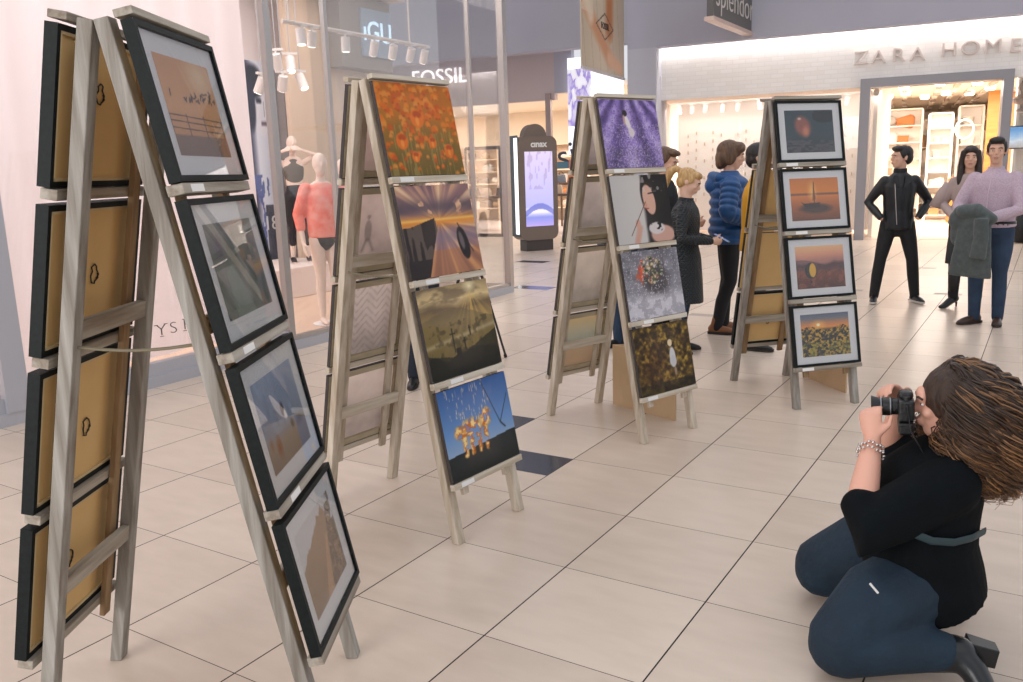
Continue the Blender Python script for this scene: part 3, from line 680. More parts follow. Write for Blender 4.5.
tag(rl.build('ring_lamp', mat('ring_glow', (255, 240, 220), .5, emit=(255, 238, 214), estr=3), None), 'thin glowing ring lamp above the shelves of the homeware shop', 'lamp')
# hanging lamps row
for k, (x, o_) in enumerate(((885, 5.5), (902, 4.6), (921, 6.5), (942, 5.5), (965, 6), (985, 4.5), (900, 2.5), (935, 2.2), (972, 2.6))):
    c = fac(x, IN0 + o_, 3.165); d = MB(); d.lathe((0, 0, 0), [(.0, -.05), (.09, -.05), (.11, -.02), (.11, .06), (.0, .06)], 16)
    o = d.build('downlight', LAMPM); o.location = c; tag(o, 'round glowing ceiling downlight of the homeware shop, %s one' % ('far left', 'left centre', 'centre', 'right centre', 'right', 'far right', 'near left', 'near centre', 'near right')[k], 'downlight', 'downlights in the slatted ceiling')
# glass door leaf on the left, with long steel handles
gd = thing('glass_door', 'open glass door leaf with long steel handle, left side of the homeware entrance', 'door', fac(868, OFF + .3, 0))
q = MB(); slab(q, fac(868, OFF + .3), fac(882, OFF + 1.2), .02, 2.95, .014, nrm=-FD); q.build('glass_pane', GLASS, gd, world=True)
q = MB(); c = fac(876, OFF + .75); q.loft([(c.x, c.y, .35), (c.x, c.y, 2.0)], .022, n=10); c2 = fac(872, OFF + .6); q.loft([(c2.x, c2.y, .35), (c2.x, c2.y, 2.0)], .022, n=10); q.build('handle', STEEL, gd, world=True)
# white panel stack strip left inside door
b_ = MB(); slab(b_, fac(871, IN0 + .3), fac(884, IN0 + 1.5), 0, 3.4, .08, nrm=-FD); struct('wall_entrance_cheek', b_, WARM)
# right hand window contents: shelves with bust, screen
u4 = shelf_unit(1013, 1075, .3, 3.1, 4, IN0 + .9, 'dark edged display shelves right of the homeware entrance', m_=SHW)
stock(u4, 'right of the homeware entrance', 'goods right of the entrance', 21, .34, .22, .34, .3)
c = fac(1017, IN0 + .75, 2.43); bs = MB()
bs.lathe((0, 0, 0), [(.09, 0), (.09, .04), (.045, .07), (.05, .13), (.15, .17), (.17, .24), (.1, .3), (.055, .33), (.05, .38)], 16); bs.ell((0, 0, .47), (.085, .1, .12))
bs.ell((0, -.1, .46), (.018, .025, .03)); o = fused('stone_bust', bs, mat('stone_grey', (160, 146, 134), .7), None, .012, 2); o.location = c; tag(o, 'grey stone bust on the upper display shelf right of the entrance', 'bust')
sc = thing('display_screen', 'small bluish screen on the shelf beneath the stone bust', 'screen', fac(1019, IN0 + .68, 1.72), math.atan2(FD.y, FD.x))
q = MB(); q.box((0, 0, .22), (.62, .04, .44)); q.build('screen_body', BLK, sc, bevel=.004)
picture('screen_image', lambda u, v: ramp(v + .3 * fbm(u, v, 4, 3), [(0, (150, 140, 130)), (.5, (200, 214, 228)), (1, (92, 150, 206))]), (-.29, -.023, .02), (.29, -.023, .02), (-.29, -.023, .42), attr_mat('screen_glow', .3, 0, .6), sc, 40, 30)
# letters ZARA HOME standing off the header
LET = mat('pale_metal_letters', (220, 206, 198), .4, .1)
ang = math.atan2(FD.y, FD.x)
sg = thing('shop_sign', 'pale spaced letters ZARA HOME on the white brick header', 'sign', fac(935, OFF - .05, 3.6))
for ch, x, y in (('Z', 861, 58.5), ('A', 878.5, 57.5), ('R', 898.5, 55.5), ('A', 917.5, 54.5), ('H', 949, 50.5), ('O', 970.5, 48.5), ('M', 993, 47), ('E', 1015.5, 46)):
    p = fac(x, OFF - .035, None, y); M = Matrix.Translation(p) @ Matrix.Rotation(ang, 4, 'Z') @ Matrix.Rotation(PI / 2, 4, 'X')
    text_mesh('letter', ch, .36, .03, LET, sg, M, sx=1.15, world=True)

# ---- hanging signs
def hang_sign(name, label, cat, far_px, far_y, far_d, near_px, dirv, z_top, painter=None, text=None):
    p = ray(far_px, far_y) * far_d
    a = Vector((p.x, p.y, EYE + p.z)); d = ray(near_px, far_y)
    # near end: point a - dirv*s with pixel column near_px
    k = (near_px - 511.5) / F_PX
    best = min(((abs((a.x - dirv.x * s) - d.x / d.y * (a.y - dirv.y * s)), s) for s in [q * .01 for q in range(30, 500)]))[1]
    return a, a - dirv * best, best
U = Vector((math.sin(.5585), math.cos(.5585), 0)); FNb = -FN
a, n_, wd = hang_sign('', '', '', 624, 79, 17.6, 582, FNb, 0)
mat_print = attr_mat('banner_ink', .6)
bn = thing('hanging_banner', 'beige banner with crossed arms and diamond logo hanging near the bulkhead', 'banner', (a.x, a.y, a.z))
zt = 7.4; z0 = a.z
q = MB(); nrm = FD.copy()
slab(q, n_, a, z0, zt, .02, nrm=nrm); q.build('cloth', mat('banner_cloth', (206, 194, 176), .7), bn, world=True)
picture('banner_print', p_arm, Vector((n_.x, n_.y, z0)) + nrm * .004, Vector((a.x, a.y, z0)) + nrm * .004, Vector((n_.x, n_.y, z0 + 2.4)) + nrm * .004, mat_print, bn, 90, 110, world=True)
q = MB(); q.loft([Vector((n_.x, n_.y, z0)), Vector((a.x, a.y, z0))], .03, n=8); q.loft([Vector((n_.x, n_.y, zt)), Vector((a.x, a.y, zt))], .03, n=8); q.build('rod', ALU, bn, world=True)
mid = n_ * .48 + a * .52; dz = z0 + 2.4 * .36
M = Matrix.Translation(Vector((mid.x, mid.y, dz)) + nrm * .012) @ Matrix.Rotation(math.atan2((a - n_).y, (a - n_).x), 4, 'Z') @ Matrix.Rotation(PI / 2, 4, 'X')
text_mesh('lettering', 'FOSSIL', .17, .004, mat('brown_ink', (74, 62, 54), .6), bn, M, world=True)
a, n_, wd = hang_sign('', '', '', 754, 33, 17.3, 713, U, 0)
sp_ = thing('blade_sign', 'grey hanging sign reading splendor in thin outlined letters', 'sign', (a.x, a.y, a.z)); z0 = a.z; nrm = Vector((U.y, -U.x, 0))
q = MB(); slab(q, n_, a, z0, z0 + .95, .12, nrm=nrm); q.build('board', mat('dark_grey_sign', (96, 94, 92), .5), sp_, world=True)
q = MB(); slab(q, n_ + nrm * .03 - U * .05, a + nrm * .03 + U * .05, z0 - .07, z0 - .0, .18, nrm=nrm); q.build('lower_rail', mat('champagne_trim', (206, 184, 172), .4, .3), sp_, world=True)
q = MB()
for e in (n_ + U * .3, a - U * .3): q.loft([(e.x, e.y, z0 + .95), (e.x, e.y, 8)], .02, n=6)
q.build('hanging_rod', ALU, sp_, world=True)
mid = (n_ + a) / 2; M = Matrix.Translation(Vector((mid.x, mid.y, z0 + .4)) + nrm * .01) @ Matrix.Rotation(math.atan2(U.y, U.x), 4, 'Z') @ Matrix.Rotation(PI / 2, 4, 'X')
text_mesh('lettering', 'splendor', .66, .004, mat('silver_ink', (206, 200, 196), .4), sp_, M, bold=-.008, world=True)

# ---- watch shop (left far): header, letters, interior
HG = mat('taupe_header', (196, 180, 180), .6)
fo = 1.1
b_ = MB(); slab(b_, fac(330, fo), fac(556, fo), 3.25, 4.5, .2); struct('wall_watch_shop_header', b_, HG)
b_ = MB(); slab(b_, fac(556, fo), fac(573, fo), 3.4, 4.5, .2); struct('wall_watch_shop_return', b_, BULK)
FL = thing('shop_sign', 'white illuminated letters FOSSIL on the taupe header seen through glass', 'sign', fac(440, fo - .06, 3.7))
c0 = fac(439, fo - .07, None, 77.5)
M = Matrix.Translation(c0) @ Matrix.Rotation(ang, 4, 'Z') @ Matrix.Rotation(PI / 2, 4, 'X')
text_mesh('lettering', 'FOSSIL', .52, .008, mat('lit_letters', (255, 255, 255), .5, emit=(255, 255, 255), estr=1.0), FL, M, bold=.004, sx=1.05, world=True)
wa, wb = fac(300, fo + .2), fac(628, fo + .2)
CRM = mat('cream_interior', (242, 226, 206), .7)
shop_room('watch_shop', wa, wb, 7.0, 3.5, CRM, mat('shop_pale_tile', (214, 204, 204), .25), mat('cream_ceiling', (240, 226, 206), .7))
for k in range(3):
    c = wa + FD * (1.8 + k * 3.2) - FN * 3.2
    area('shop_light', (c.x, c.y, 3.4), 2.6, 170, (1, .93, .85), sy=4)
for px, wd_ in ((441, .09), (550, .13)):
    c = fac(px, fo); b_ = MB(); b_.box((c.x, c.y, 1.7), (wd_, wd_, 3.4), rz=ang); struct('trim_%d' % (30 + px % 10), b_, mat('mullion_taupe', (160, 142, 138), .4, .2))
lp = thing('advertising_lightbox', 'bright white and violet lit panel at the end of the watch shop', 'panel', fac(585, fo - .1, 0))
q = MB(); slab(q, fac(569, fo - .1), fac(623, fo - .1), 1.95, 4.15, .1); q.build('light_box', mat('lit_white', (246, 246, 252), .5, emit=(246, 246, 255), estr=.9), lp, world=True)
A_, B_ = fac(569, fo - .115), fac(592, fo - .115)
picture('printed_face', p_purple, Vector((A_.x, A_.y, 2.6)), Vector((B_.x, B_.y, 2.6)), Vector((A_.x, A_.y, 3.9)), attr_mat('lit_violet_print', .4, 0, .5), lp, 50, 60, world=True)
M = Matrix.Translation(fac(570, fo - .12, None, 155)) @ Matrix.Rotation(ang, 4, 'Z') @ Matrix.Rotation(PI / 2, 4, 'X') @ Matrix.Rotation(.25, 4, 'Z')
ds = thing('window_decal', 'slanted dark script sil on the watch shop glass', 'decal', fac(570, fo - .12, 1.6)); text_mesh('lettering', 'sil', .85, .004, mat('dark_script', (66, 72, 86), .6), ds, M, world=True)
q = MB()
p1 = fac(567, fo - .12, None, 165); q.box(p1, (.55, .02, .16), rz=ang, mi=0); p2 = fac(577, fo - .125, None, 164); q.box(p2, (.4, .02, .22), rz=ang, mi=1)
q.build('colour_patch', [mat('teal_patch', (92, 132, 150), .6), mat('coral_patch', (224, 140, 110), .6)], ds, world=True)
g = MB(); slab(g, fac(330, fo + .05), fac(441, fo + .05), .02, 3.3, .014); struct('window_3', g, GLASS)
# goods in the watch shop: display islands with boxes and bags
def island(px, off, w_, label, seed, tall=.95):
    c = fac(px, off, 0); t = thing('display_table', label, 'table', c, ang)
    q = MB(); q.box((0, 0, tall - .03), (w_, .7, .06)); q.build('table_top', mat('dark_walnut', (92, 70, 58), .4), t, bevel=.005)
    for sx in (-1, 1):
        for sy in (-1, 1): q = MB(); q.box((sx * (w_ / 2 - .06), sy * .28, (tall - .06) / 2), (.05, .05, tall - .06)); q.build('leg', mat('bronze_leg', (110, 88, 70), .4, .4), t)
    r = random.Random(seed); R = Matrix.Rotation(ang, 3, 'Z')
    for k in range(int(w_ / .34)):
        p = c + R @ Vector((-w_ / 2 + .2 + k * .34, r.uniform(-.15, .15), tall))
        bag(p, ang, r.choice([(70, 52, 56), (120, 62, 44), (196, 120, 76), (90, 96, 108), (200, 180, 160), (150, 92, 60)]), label, ORD[k])
BN = {(70, 52, 56): 'plum', (120, 62, 44): 'russet', (196, 120, 76): 'tan', (90, 96, 108): 'slate grey', (200, 180, 160): 'cream', (150, 92, 60): 'brown'}
def bag(p, rz, c_, where, no):
    t = thing('handbag', '%s handbag, %s on the %s' % (BN[c_], no, where.split(' with')[0]), 'handbag', p, rz, 'handbags in the watch shop')
    q = MB(); q.hexa([(-.14, -.06, 0), (.14, -.06, 0), (.14, .06, 0), (-.14, .06, 0), (-.11, -.03, .22), (.11, -.03, .22), (.11, .03, .22), (-.11, .03, .22)]); q.build('bag_body', mat('leather_' + BN[c_].replace(' ', '_'), c_, .5), t, bevel=.012)
    q = MB(); q.loft([(.07 * math.cos(PI * k / 8), 0, .21 + .09 * math.sin(PI * k / 8)) for k in range(9)], .009, n=6); q.build('handle', mat('leather_strap', (60, 44, 40), .5), t)
island(570, fo + 1.6, 1.7, 'walnut table at the right of the watch shop', 3, 1.0)
island(582, fo + 3.4, 1.6, 'taller walnut table deep in the watch shop', 8, 1.25)
island(480, fo + 2.4, 2.0, 'walnut table near the glass door of the watch shop', 4, .95)
island(425, fo + 3.2, 2.2, 'walnut table at the left of the watch shop', 6, .95)
uw = shelf_unit(455, 500, .4, 2.4, 5, fo + 6.6, 'cream wall shelf in the left half of the watch shop', m_=mat('cream_shelf', (226, 202, 176), .6)); stock(uw, 'on the left cream shelf', 'goods on the cream wall shelf', 31, .4, .2, .3, .1)
uw2 = shelf_unit(520, 600, .4, 2.4, 5, fo + 6.6, 'cream wall shelf in the right half of the watch shop', m_=mat('cream_shelf', (226, 202, 176), .6)); stock(uw2, 'on the right cream shelf', 'goods on the right cream shelf', 32, .4, .2, .3, .1)
db = thing('black_door_frame', 'thin dark door frame at the front of the watch shop', 'door frame', fac(478, fo - .05, 0)); q = MB()
for x in (466, 500): c = fac(x, fo - .05); q.box((c.x, c.y, 1.1), (.05, .05, 2.2), rz=ang)
c = (fac(466, fo - .05) + fac(500, fo - .05)) / 2; q.box((c.x, c.y, .04), ((fac(500, fo) - fac(466, fo)).length, .05, .08), rz=ang); q.box((c.x, c.y, 2.2), ((fac(500, fo) - fac(466, fo)).length, .05, .08), rz=ang)
q.build('door_frame', mat('dark_door_metal', (74, 72, 76), .4, .4), db, world=True)

# ---- display totem
kp = fl(536, 250); K = thing('advertising_totem', 'rounded bronze display totem with lilac screen and lit edge', 'totem', kp, .42)
def rrect(w_, z0, z1, r, n=6):
    P = []
    for cx, cz, a0 in ((w_ / 2 - r, z1 - r, 0), (-w_ / 2 + r, z1 - r, 90), (-w_ / 2 + r, z0 + r, 180), (w_ / 2 - r, z0 + r, 270)):
        for k in range(n + 1): a_ = math.radians(a0 + 90 * k / n); P.append((cx + r * math.cos(a_), cz + r * math.sin(a_)))
    return P
BRZ = mat('bronze_shell', (122, 108, 98), .4, .35)
q = MB(); q.prism(rrect(.86, .22, 2.28, .16), -.2, .2, lambda a_, b__, y: Vector((a_, y, b__))); q.build('housing', BRZ, K)
q = MB(); q.box((.02, .0, .11), (.6, .34, .22)); q.build('base', mat('dark_bronze', (70, 64, 62), .4, .3), K, bevel=.01)
q = MB(); q.prism(rrect(.5, 2.0, 2.52, .24), -.1, .1, lambda a_, b__, y: Vector((a_, y, b__))); q.build('crown', BRZ, K)
picture('screen', p_screen, (-.3, -.205, .5), (.32, -.205, .5), (-.3, -.205, 1.98), attr_mat('totem_screen', .25, 0, .65), K, 60, 90)
q = MB(); q.box((-.435, -.09, 1.3), (.012, .16, 1.9)); q.build('light_edge', mat('lit_edge', (255, 255, 255), .4, emit=(255, 255, 255), estr=1.2), K)
q = MB(); q.box((-.432, 0, 1.3), (.01, .36, 2.0)); q.build('side_panel', mat('dark_teal_side', (44, 60, 68), .3), K)
text_mesh('lettering', 'cınax', .17, .004, CARD, K, Matrix.Translation((0.02, -.206, 2.12)) @ Matrix.Rotation(PI / 2, 4, 'X'), bold=.006)

# ================================================================== CLOTHING SHOP ON THE LEFT
C0 = Vector((0, 11.43, 0)); SA = Vector((-.5173, -.8558, 0)); SN = Vector((-.8558, .5173, 0))
def cs(s, n, z=0): return C0 + SA * s + SN * n + Vector((0, 0, z))
def csbox(mb, s0, s1, n0, n1, z0, z1, mi=0):
    mb.hexa([cs(s0, n0, z0), cs(s1, n0, z0), cs(s1, n1, z0), cs(s0, n1, z0), cs(s0, n0, z1), cs(s1, n0, z1), cs(s1, n1, z1), cs(s0, n1, z1)], mi); return mb
ALUF = mat('pale_grey_window_frame', (176, 178, 186), .4, .25)
HZ = 5.2
g = MB(); csbox(g, .05, 12, 0, .012, .1, HZ); struct('window_4', g, GLASS)
g = MB(); csbox(g, 0, .012, .05, 3.4, .1, HZ); struct('window_5', g, GLASS)
fr = MB(); csbox(fr, -.03, 12, -.05, .06, 0, .09)
struct('trim_40', fr, ALUF)
fr = MB(); csbox(fr, 0, 4.1, -.03, .04, .09, .13); csbox(fr, -.02, .05, 0, 3.4, 0, .12); struct('trim_41', fr, STEEL)
for k, (s, wd_, dp) in enumerate(((0.0, .09, .09), (.79, .035, .05), (3.29, .045, .05), (4.06, .075, .07), (6.68, .16, .12), (9.4, .12, .12))):
    fr = MB(); csbox(fr, s - wd_ / 2, s + wd_ / 2, -dp / 2, dp / 2, .09, HZ); struct('trim_%d' % (42 + k), fr, STEEL if k < 4 else ALUF)
fr = MB(); csbox(fr, 4.1, 6.6, -.03, .05, .09, .19); csbox(fr, 6.76, 12, -.03, .05, .09, .19); struct('trim_50', fr, ALUF)
# sheer white curtain: fluted
CURT = bpy.data.materials.new('sheer_white_curtain'); CURT.use_nodes = True
nt = CURT.node_tree; b = nt.nodes['Principled BSDF']; b.inputs['Base Color'].default_value = (*lin((246, 240, 242)), 1); b.inputs['Roughness'].default_value = .8
tr_ = nt.nodes.new('ShaderNodeBsdfTranslucent'); tr_.inputs[0].default_value = (*lin((250, 240, 240)), 1); mx = nt.nodes.new('ShaderNodeMixShader'); mx.inputs[0].default_value = .5
nt.links.new(b.outputs[0], mx.inputs[1]); nt.links.new(tr_.outputs[0], mx.inputs[2]); nt.links.new(mx.outputs[0], nt.nodes['Material Output'].inputs[0])
def curtain(s0, s1, label):
    n = int((s1 - s0) / .022); vs = []; fs = []; zs = (.2, .24, 1.2, 2.4, 3.6, HZ)
    for iz, z in enumerate(zs):
        for k in range(n + 1):
            s = s0 + (s1 - s0) * k / n; amp = .028 * (1 + .4 * math.sin(s * 3.1)); ph = s * 2 * PI / .33 + .6 * math.sin(s * 2.2) + .12 * z
            vs.append(cs(s, .17 + amp * math.sin(ph) + (.008 * math.sin(s * 40) if iz < 2 else 0), z + (.012 * math.sin(s * 9) if iz == 0 else 0)))
    for iz in range(len(zs) - 1):
        for k in range(n): a_ = iz * (n + 1) + k; fs.append((a_, a_ + 1, a_ + n + 2, a_ + n + 1))
    b_ = MB(); b_.add(vs, fs); o = b_.build('sheer_curtain', CURT, smooth=True); tag(o, label, 'curtain'); return o
curtain(4.2, 6.6, 'sheer white curtain with soft folds behind the glass, right of the grey frame post')
curtain(6.76, 11.5, 'sheer white curtain behind the glass at the far left edge')
# serif letters on the glass
ys = thing('window_lettering', 'dark serif letters YSH low on the curtained shop window', 'lettering', cs(5.5, -.02, .5))
INK = mat('grey_ink', (74, 66, 66), .6)
for ch, x, y in (('Y', 161.5, 330.5), ('S', 173.5, 328), ('H', 189, 324)):
    d = ray(x, y); A = cs(0, -.012); t = A.dot(SN) / d.dot(SN); p = d * t; p = Vector((p.x, p.y, EYE + p.z))
    M = Matrix.Translation(p) @ Matrix.Rotation(math.atan2(-SA.y, -SA.x), 4, 'Z') @ Matrix.Rotation(PI / 2, 4, 'X')
    text_mesh('letter', ch, .135, .002, INK, ys, M, bold=-.003, sx=1.3, world=True)
    q = MB(); R = (M.to_3x3())
    for dx, dy in {'Y': ((-.045, .048), (.045, .048), (0, -.048)), 'S': (), 'H': ((-.045, .048), (.045, .048), (-.045, -.048), (.045, -.048))}[ch]:
        q.box(p + R @ Vector((dx, dy, 0)), (.034, .005, .004), M=R)
    if q.v: q.build('serif', INK, ys, world=True)
# shop shell
PKW = mat('pinkish_shop_wall', (238, 228, 226), .7)
SHF = mat('light_wood_shop_floor', (226, 196, 172), .4, noise=((8, 1, 1), (214, 182, 158), .2))
b_ = MB(); csbox(b_, -1.6, 12, 3.9, 4.0, 0, HZ); struct('wall_clothing_back', b_, PKW)
b_ = MB(); csbox(b_, .05, 12, .06, 3.9, -.02, .05); struct('floor_clothing', b_, SHF)
b_ = MB(); csbox(b_, -.02, 12, 0, 4, HZ, HZ + .1); struct('ceiling_clothing', b_, mat('lilac_grey_ceiling', (170, 168, 184), .7))
b_ = MB(); csbox(b_, -1.6, .5, 3.3, 3.38, 0, HZ); struct('wall_beige_pillar', b_, mat('beige_pillar', (226, 202, 178), .6, noise=((3, 3, .5), (214, 190, 166), .2)))
b_ = MB(); csbox(b_, -1.54, -.35, 3.0, 3.3, 3.23, 4.28); struct('wall_olive_box', b_, mat('olive_grey_box', (142, 134, 124), .6))
b_ = MB(); csbox(b_, -1.7, .9, 2.8, 3.3, 4.3, HZ); struct('wall_pale_soffit', b_, mat('pale_pink_soffit', (222, 204, 204), .6))
# glowing sign fragment on the olive box
p0_, p1_ = cs(-.065, 2.5), cs(-.065, 1.97)
ig = thing('lit_shop_sign', 'pale blue lit sign panel with outlined letters on the olive box', 'sign', cs(-1.1, 2.98, 3.4))
q = MB(); csbox(q, -1.52, -.8, 2.96, 2.998, 3.42, 4.12); q.build('panel', mat('pale_blue_panel', (150, 166, 184), .5), ig, world=True)
M = Matrix.Translation(cs(-1.16, 2.95, 3.78)) @ Matrix.Rotation(math.atan2(-SA.y, -SA.x), 4, 'Z') @ Matrix.Rotation(PI / 2, 4, 'X')
text_mesh('lettering', 'ıGU', .42, .004, mat('ice_blue_letters', (210, 236, 250), .5, emit=(200, 232, 255), estr=.8), ig, M, bold=.004, world=True)
# big poster
A_, B_ = cs(1.0, 3.86), cs(.2, 3.86)
ps = thing('fashion_poster', 'tall blue and white poster of a face behind the leggings mannequin', 'poster', cs(.8, 3.86, .4))
q = MB(); csbox(q, .2, 1.0, 3.865, 3.89, .35, 3.3); q.build('board', CARD, ps, world=True)
picture('poster_print', p_face, Vector((A_.x, A_.y, .35)), Vector((B_.x, B_.y, .35)), Vector((A_.x, A_.y, 3.3)), attr_mat('poster_ink', .5, 0, .1), ps, 60, 140, world=True)
M = Matrix.Translation(cs(.45, 3.85, .95)) @ Matrix.Rotation(math.atan2(-SA.y, -SA.x), 4, 'Z') @ Matrix.Rotation(PI / 2, 4, 'X')
text_mesh('lettering', '189', .3, .003, CARD, ps, M, world=True)
b_ = MB(); csbox(b_, -.05, 0.2, 3.6, 3.7, .05, 3.3)
tag(b_.build('display_column', mat('dark_taupe', (104, 96, 96), .6)), 'narrow dark column beside the tall face poster', 'column')
# track with spots
d0 = ray(278, 18); 
def csray(x, y, n):
    d = ray(x, y); A = cs(0, n); t = A.dot(SN) / d.dot(SN); p = d * t; return Vector((p.x, p.y, EYE + p.z))
ta, tb = csray(282, 21, .8), csray(428, 47, .8)
tk = thing('lighting_track', 'white ceiling track with spotlights inside the clothing shop window', 'track', ta)
zt = (ta.z + tb.z) / 2
q = MB(); q.loft([Vector((ta.x, ta.y, zt)), Vector((tb.x, tb.y, zt))], .022, n=8); q.build('rail', mat('track_white', (214, 204, 196), .5), tk, world=True)
q = MB()
for f_ in (.04, .85): e = ta.lerp(tb, f_); q.loft([(e.x, e.y, zt), (e.x, e.y, HZ)], .01, n=6)
q.build('hanging_rod', mat('track_white', (214, 204, 196), .5), tk, world=True)
for k, f_ in enumerate((.1, .17, .38, .58, .72, .86, .97)):
    e = ta.lerp(tb, f_); track_spot((e.x, e.y, zt - .01), .6, (-.1, .3, .1, .5, .45, .55, .5)[k], 'white cylinder spotlight on the clothing shop track, %s from the left' % ORD[k], 'spots on the clothing shop track', .95)
ta2, tb2 = csray(258, 55, 2.6), csray(300, 75, 2.6)
for k, (x, y) in enumerate(((276, 56), (290, 60), (283, 78), (300, 77), (262, 80))):
    p = csray(x, y, 2.6); track_spot((p.x, p.y, p.z + .08), .3 * k, -.5 if k % 2 else .5, 'glowing spotlight beside the tall face poster, %s of the cluster' % ('second from the left', 'third from the left', 'middle low', 'rightmost', 'leftmost')[k], 'deeper spots in the clothing shop', 1.2)
    q = MB(); q.loft([(p.x, p.y, p.z + .08), (p.x, p.y, HZ)], .006, n=5); tag(q.build('hanging_wire', ALU), 'thin wire carrying the %s spotlight beside the tall poster' % ('second from the left', 'third from the left', 'middle low', 'rightmost', 'leftmost')[k], 'wire', 'wires of the deeper spots')
area('shop_light', tuple(cs(2.2, 1.9, 4.6)), 2.2, 120, (1, .88, .82), sy=5).rotation_euler = (0, 0, math.atan2(SA.y, SA.x) + PI / 2)
area('shop_light', tuple(cs(7.5, 1.9, 4.6)), 2.2, 165, (1, 1, 1), sy=5).rotation_euler = (0, 0, math.atan2(SA.y, SA.x) + PI / 2)
# platform for the mannequins
b_ = MB(); csbox(b_, .55, 2.0, 2.3, 3.5, .05, at(297, 262, 12.0).z); tag(b_.build('display_platform', mat('platform_white', (240, 226, 218), .5), bevel=.01), 'low white platform under the mannequin in leggings', 'platform')

# ================================================================== EASELS
def make_easel(x, y, yaw, d, h, w_, label, mats, cards, od=.104):
    t = thing('a_frame_easel', label, 'easel', (x, y, 0), yaw, 'wooden A-frame picture easels'); mv, mh = mats
    L = math.hypot(d, h); top = Vector((0, 0, h))
    def pan(side):
        dn = Vector((0, side * d, -h)) / L; n = Vector((0, side * h, d)) / L
        return lambda lat, s, off: top + Vector((lat, 0, 0)) + dn * s + n * off
    def pbox(mb, P, l0, l1, s0, s1, o0, o1):
        mb.hexa([P(l0, s1, o0), P(l1, s1, o0), P(l1, s1, o1), P(l0, s1, o1), P(l0, s0, o0), P(l1, s0, o0), P(l1, s0, o1), P(l0, s0, o1)]); return mb
    for side in (-1, 1):
        P = pan(side)
        for sx in (-1, 1):
            c = sx * w_ / 2; c0 = c - .023; c1 = c + .023
            tops = [P(c0, .0, -.025 * 0), P(c1, .0, 0), P(c1, 0, .04), P(c0, 0, .04)]
            def foot(l, o):
                a = P(l, L * .9, o); b = P(l, L, o); k = a.z / (a.z - b.z); return a + (b - a) * k
            bots = [foot(c0, .0), foot(c1, .0), foot(c1, .04), foot(c0, .04)]
            q = MB(); q.hexa([bots[0], bots[1], bots[2], bots[3], tops[0], tops[1], tops[2], tops[3]]); q.build('leg', mv, t, bevel=.003)
        for s in (.8, 1.56):
            q = MB(); pbox(q, P, -w_ / 2 + .023, w_ / 2 - .023, s - .026, s + .026, .006, .03); q.build('crossbar', mh, t, bevel=.002)
        for lx in (-.15, .15):
            q = MB(); pbox(q, P, lx - .02, lx + .02, .05, 1.84, .0405, .058); q.build('batten', INWOOD if mats[0] is WOODV else mv, t, bevel=.002)
        q = MB(); pbox(q, P, -.247, .247, -.008, .012, .058, od + .004); q.build('top_cap', mh, t, bevel=.002)
        for k in range(4):
            s = SL[k][1]; q = MB(); pbox(q, P, -.247, .247, s + .003, s + .031, .0585, od); lg = q.build('ledge', mh, t, bevel=.002)
            if side == -1 and k in cards:
                q = MB(); l0 = -.2 + .03 * ((k * 7) % 3); pbox(q, P, l0, l0 + .085, s + .007, s + .027, od + .0002, od + .0012); q.build('title_card', CARD, lg)
    a = pan(-1)(-w_ / 2, .84, .02); b = pan(1)(-w_ / 2, .84, .02)
    q = MB(); q.loft([a.lerp(b, k / 8) - Vector((0, 0, .015 * math.sin(PI * k / 8))) for k in range(9)], .0045, n=6); q.ell(a, (.013, .02, .013), n=8, k=6); q.ell(b, (.013, .02, .013), n=8, k=6)
    q.build('tie_cord', CORDM, t)
    return t, pan
SL = [(.022, .425), (.47, .873), (.918, 1.321), (1.366, 1.769)]
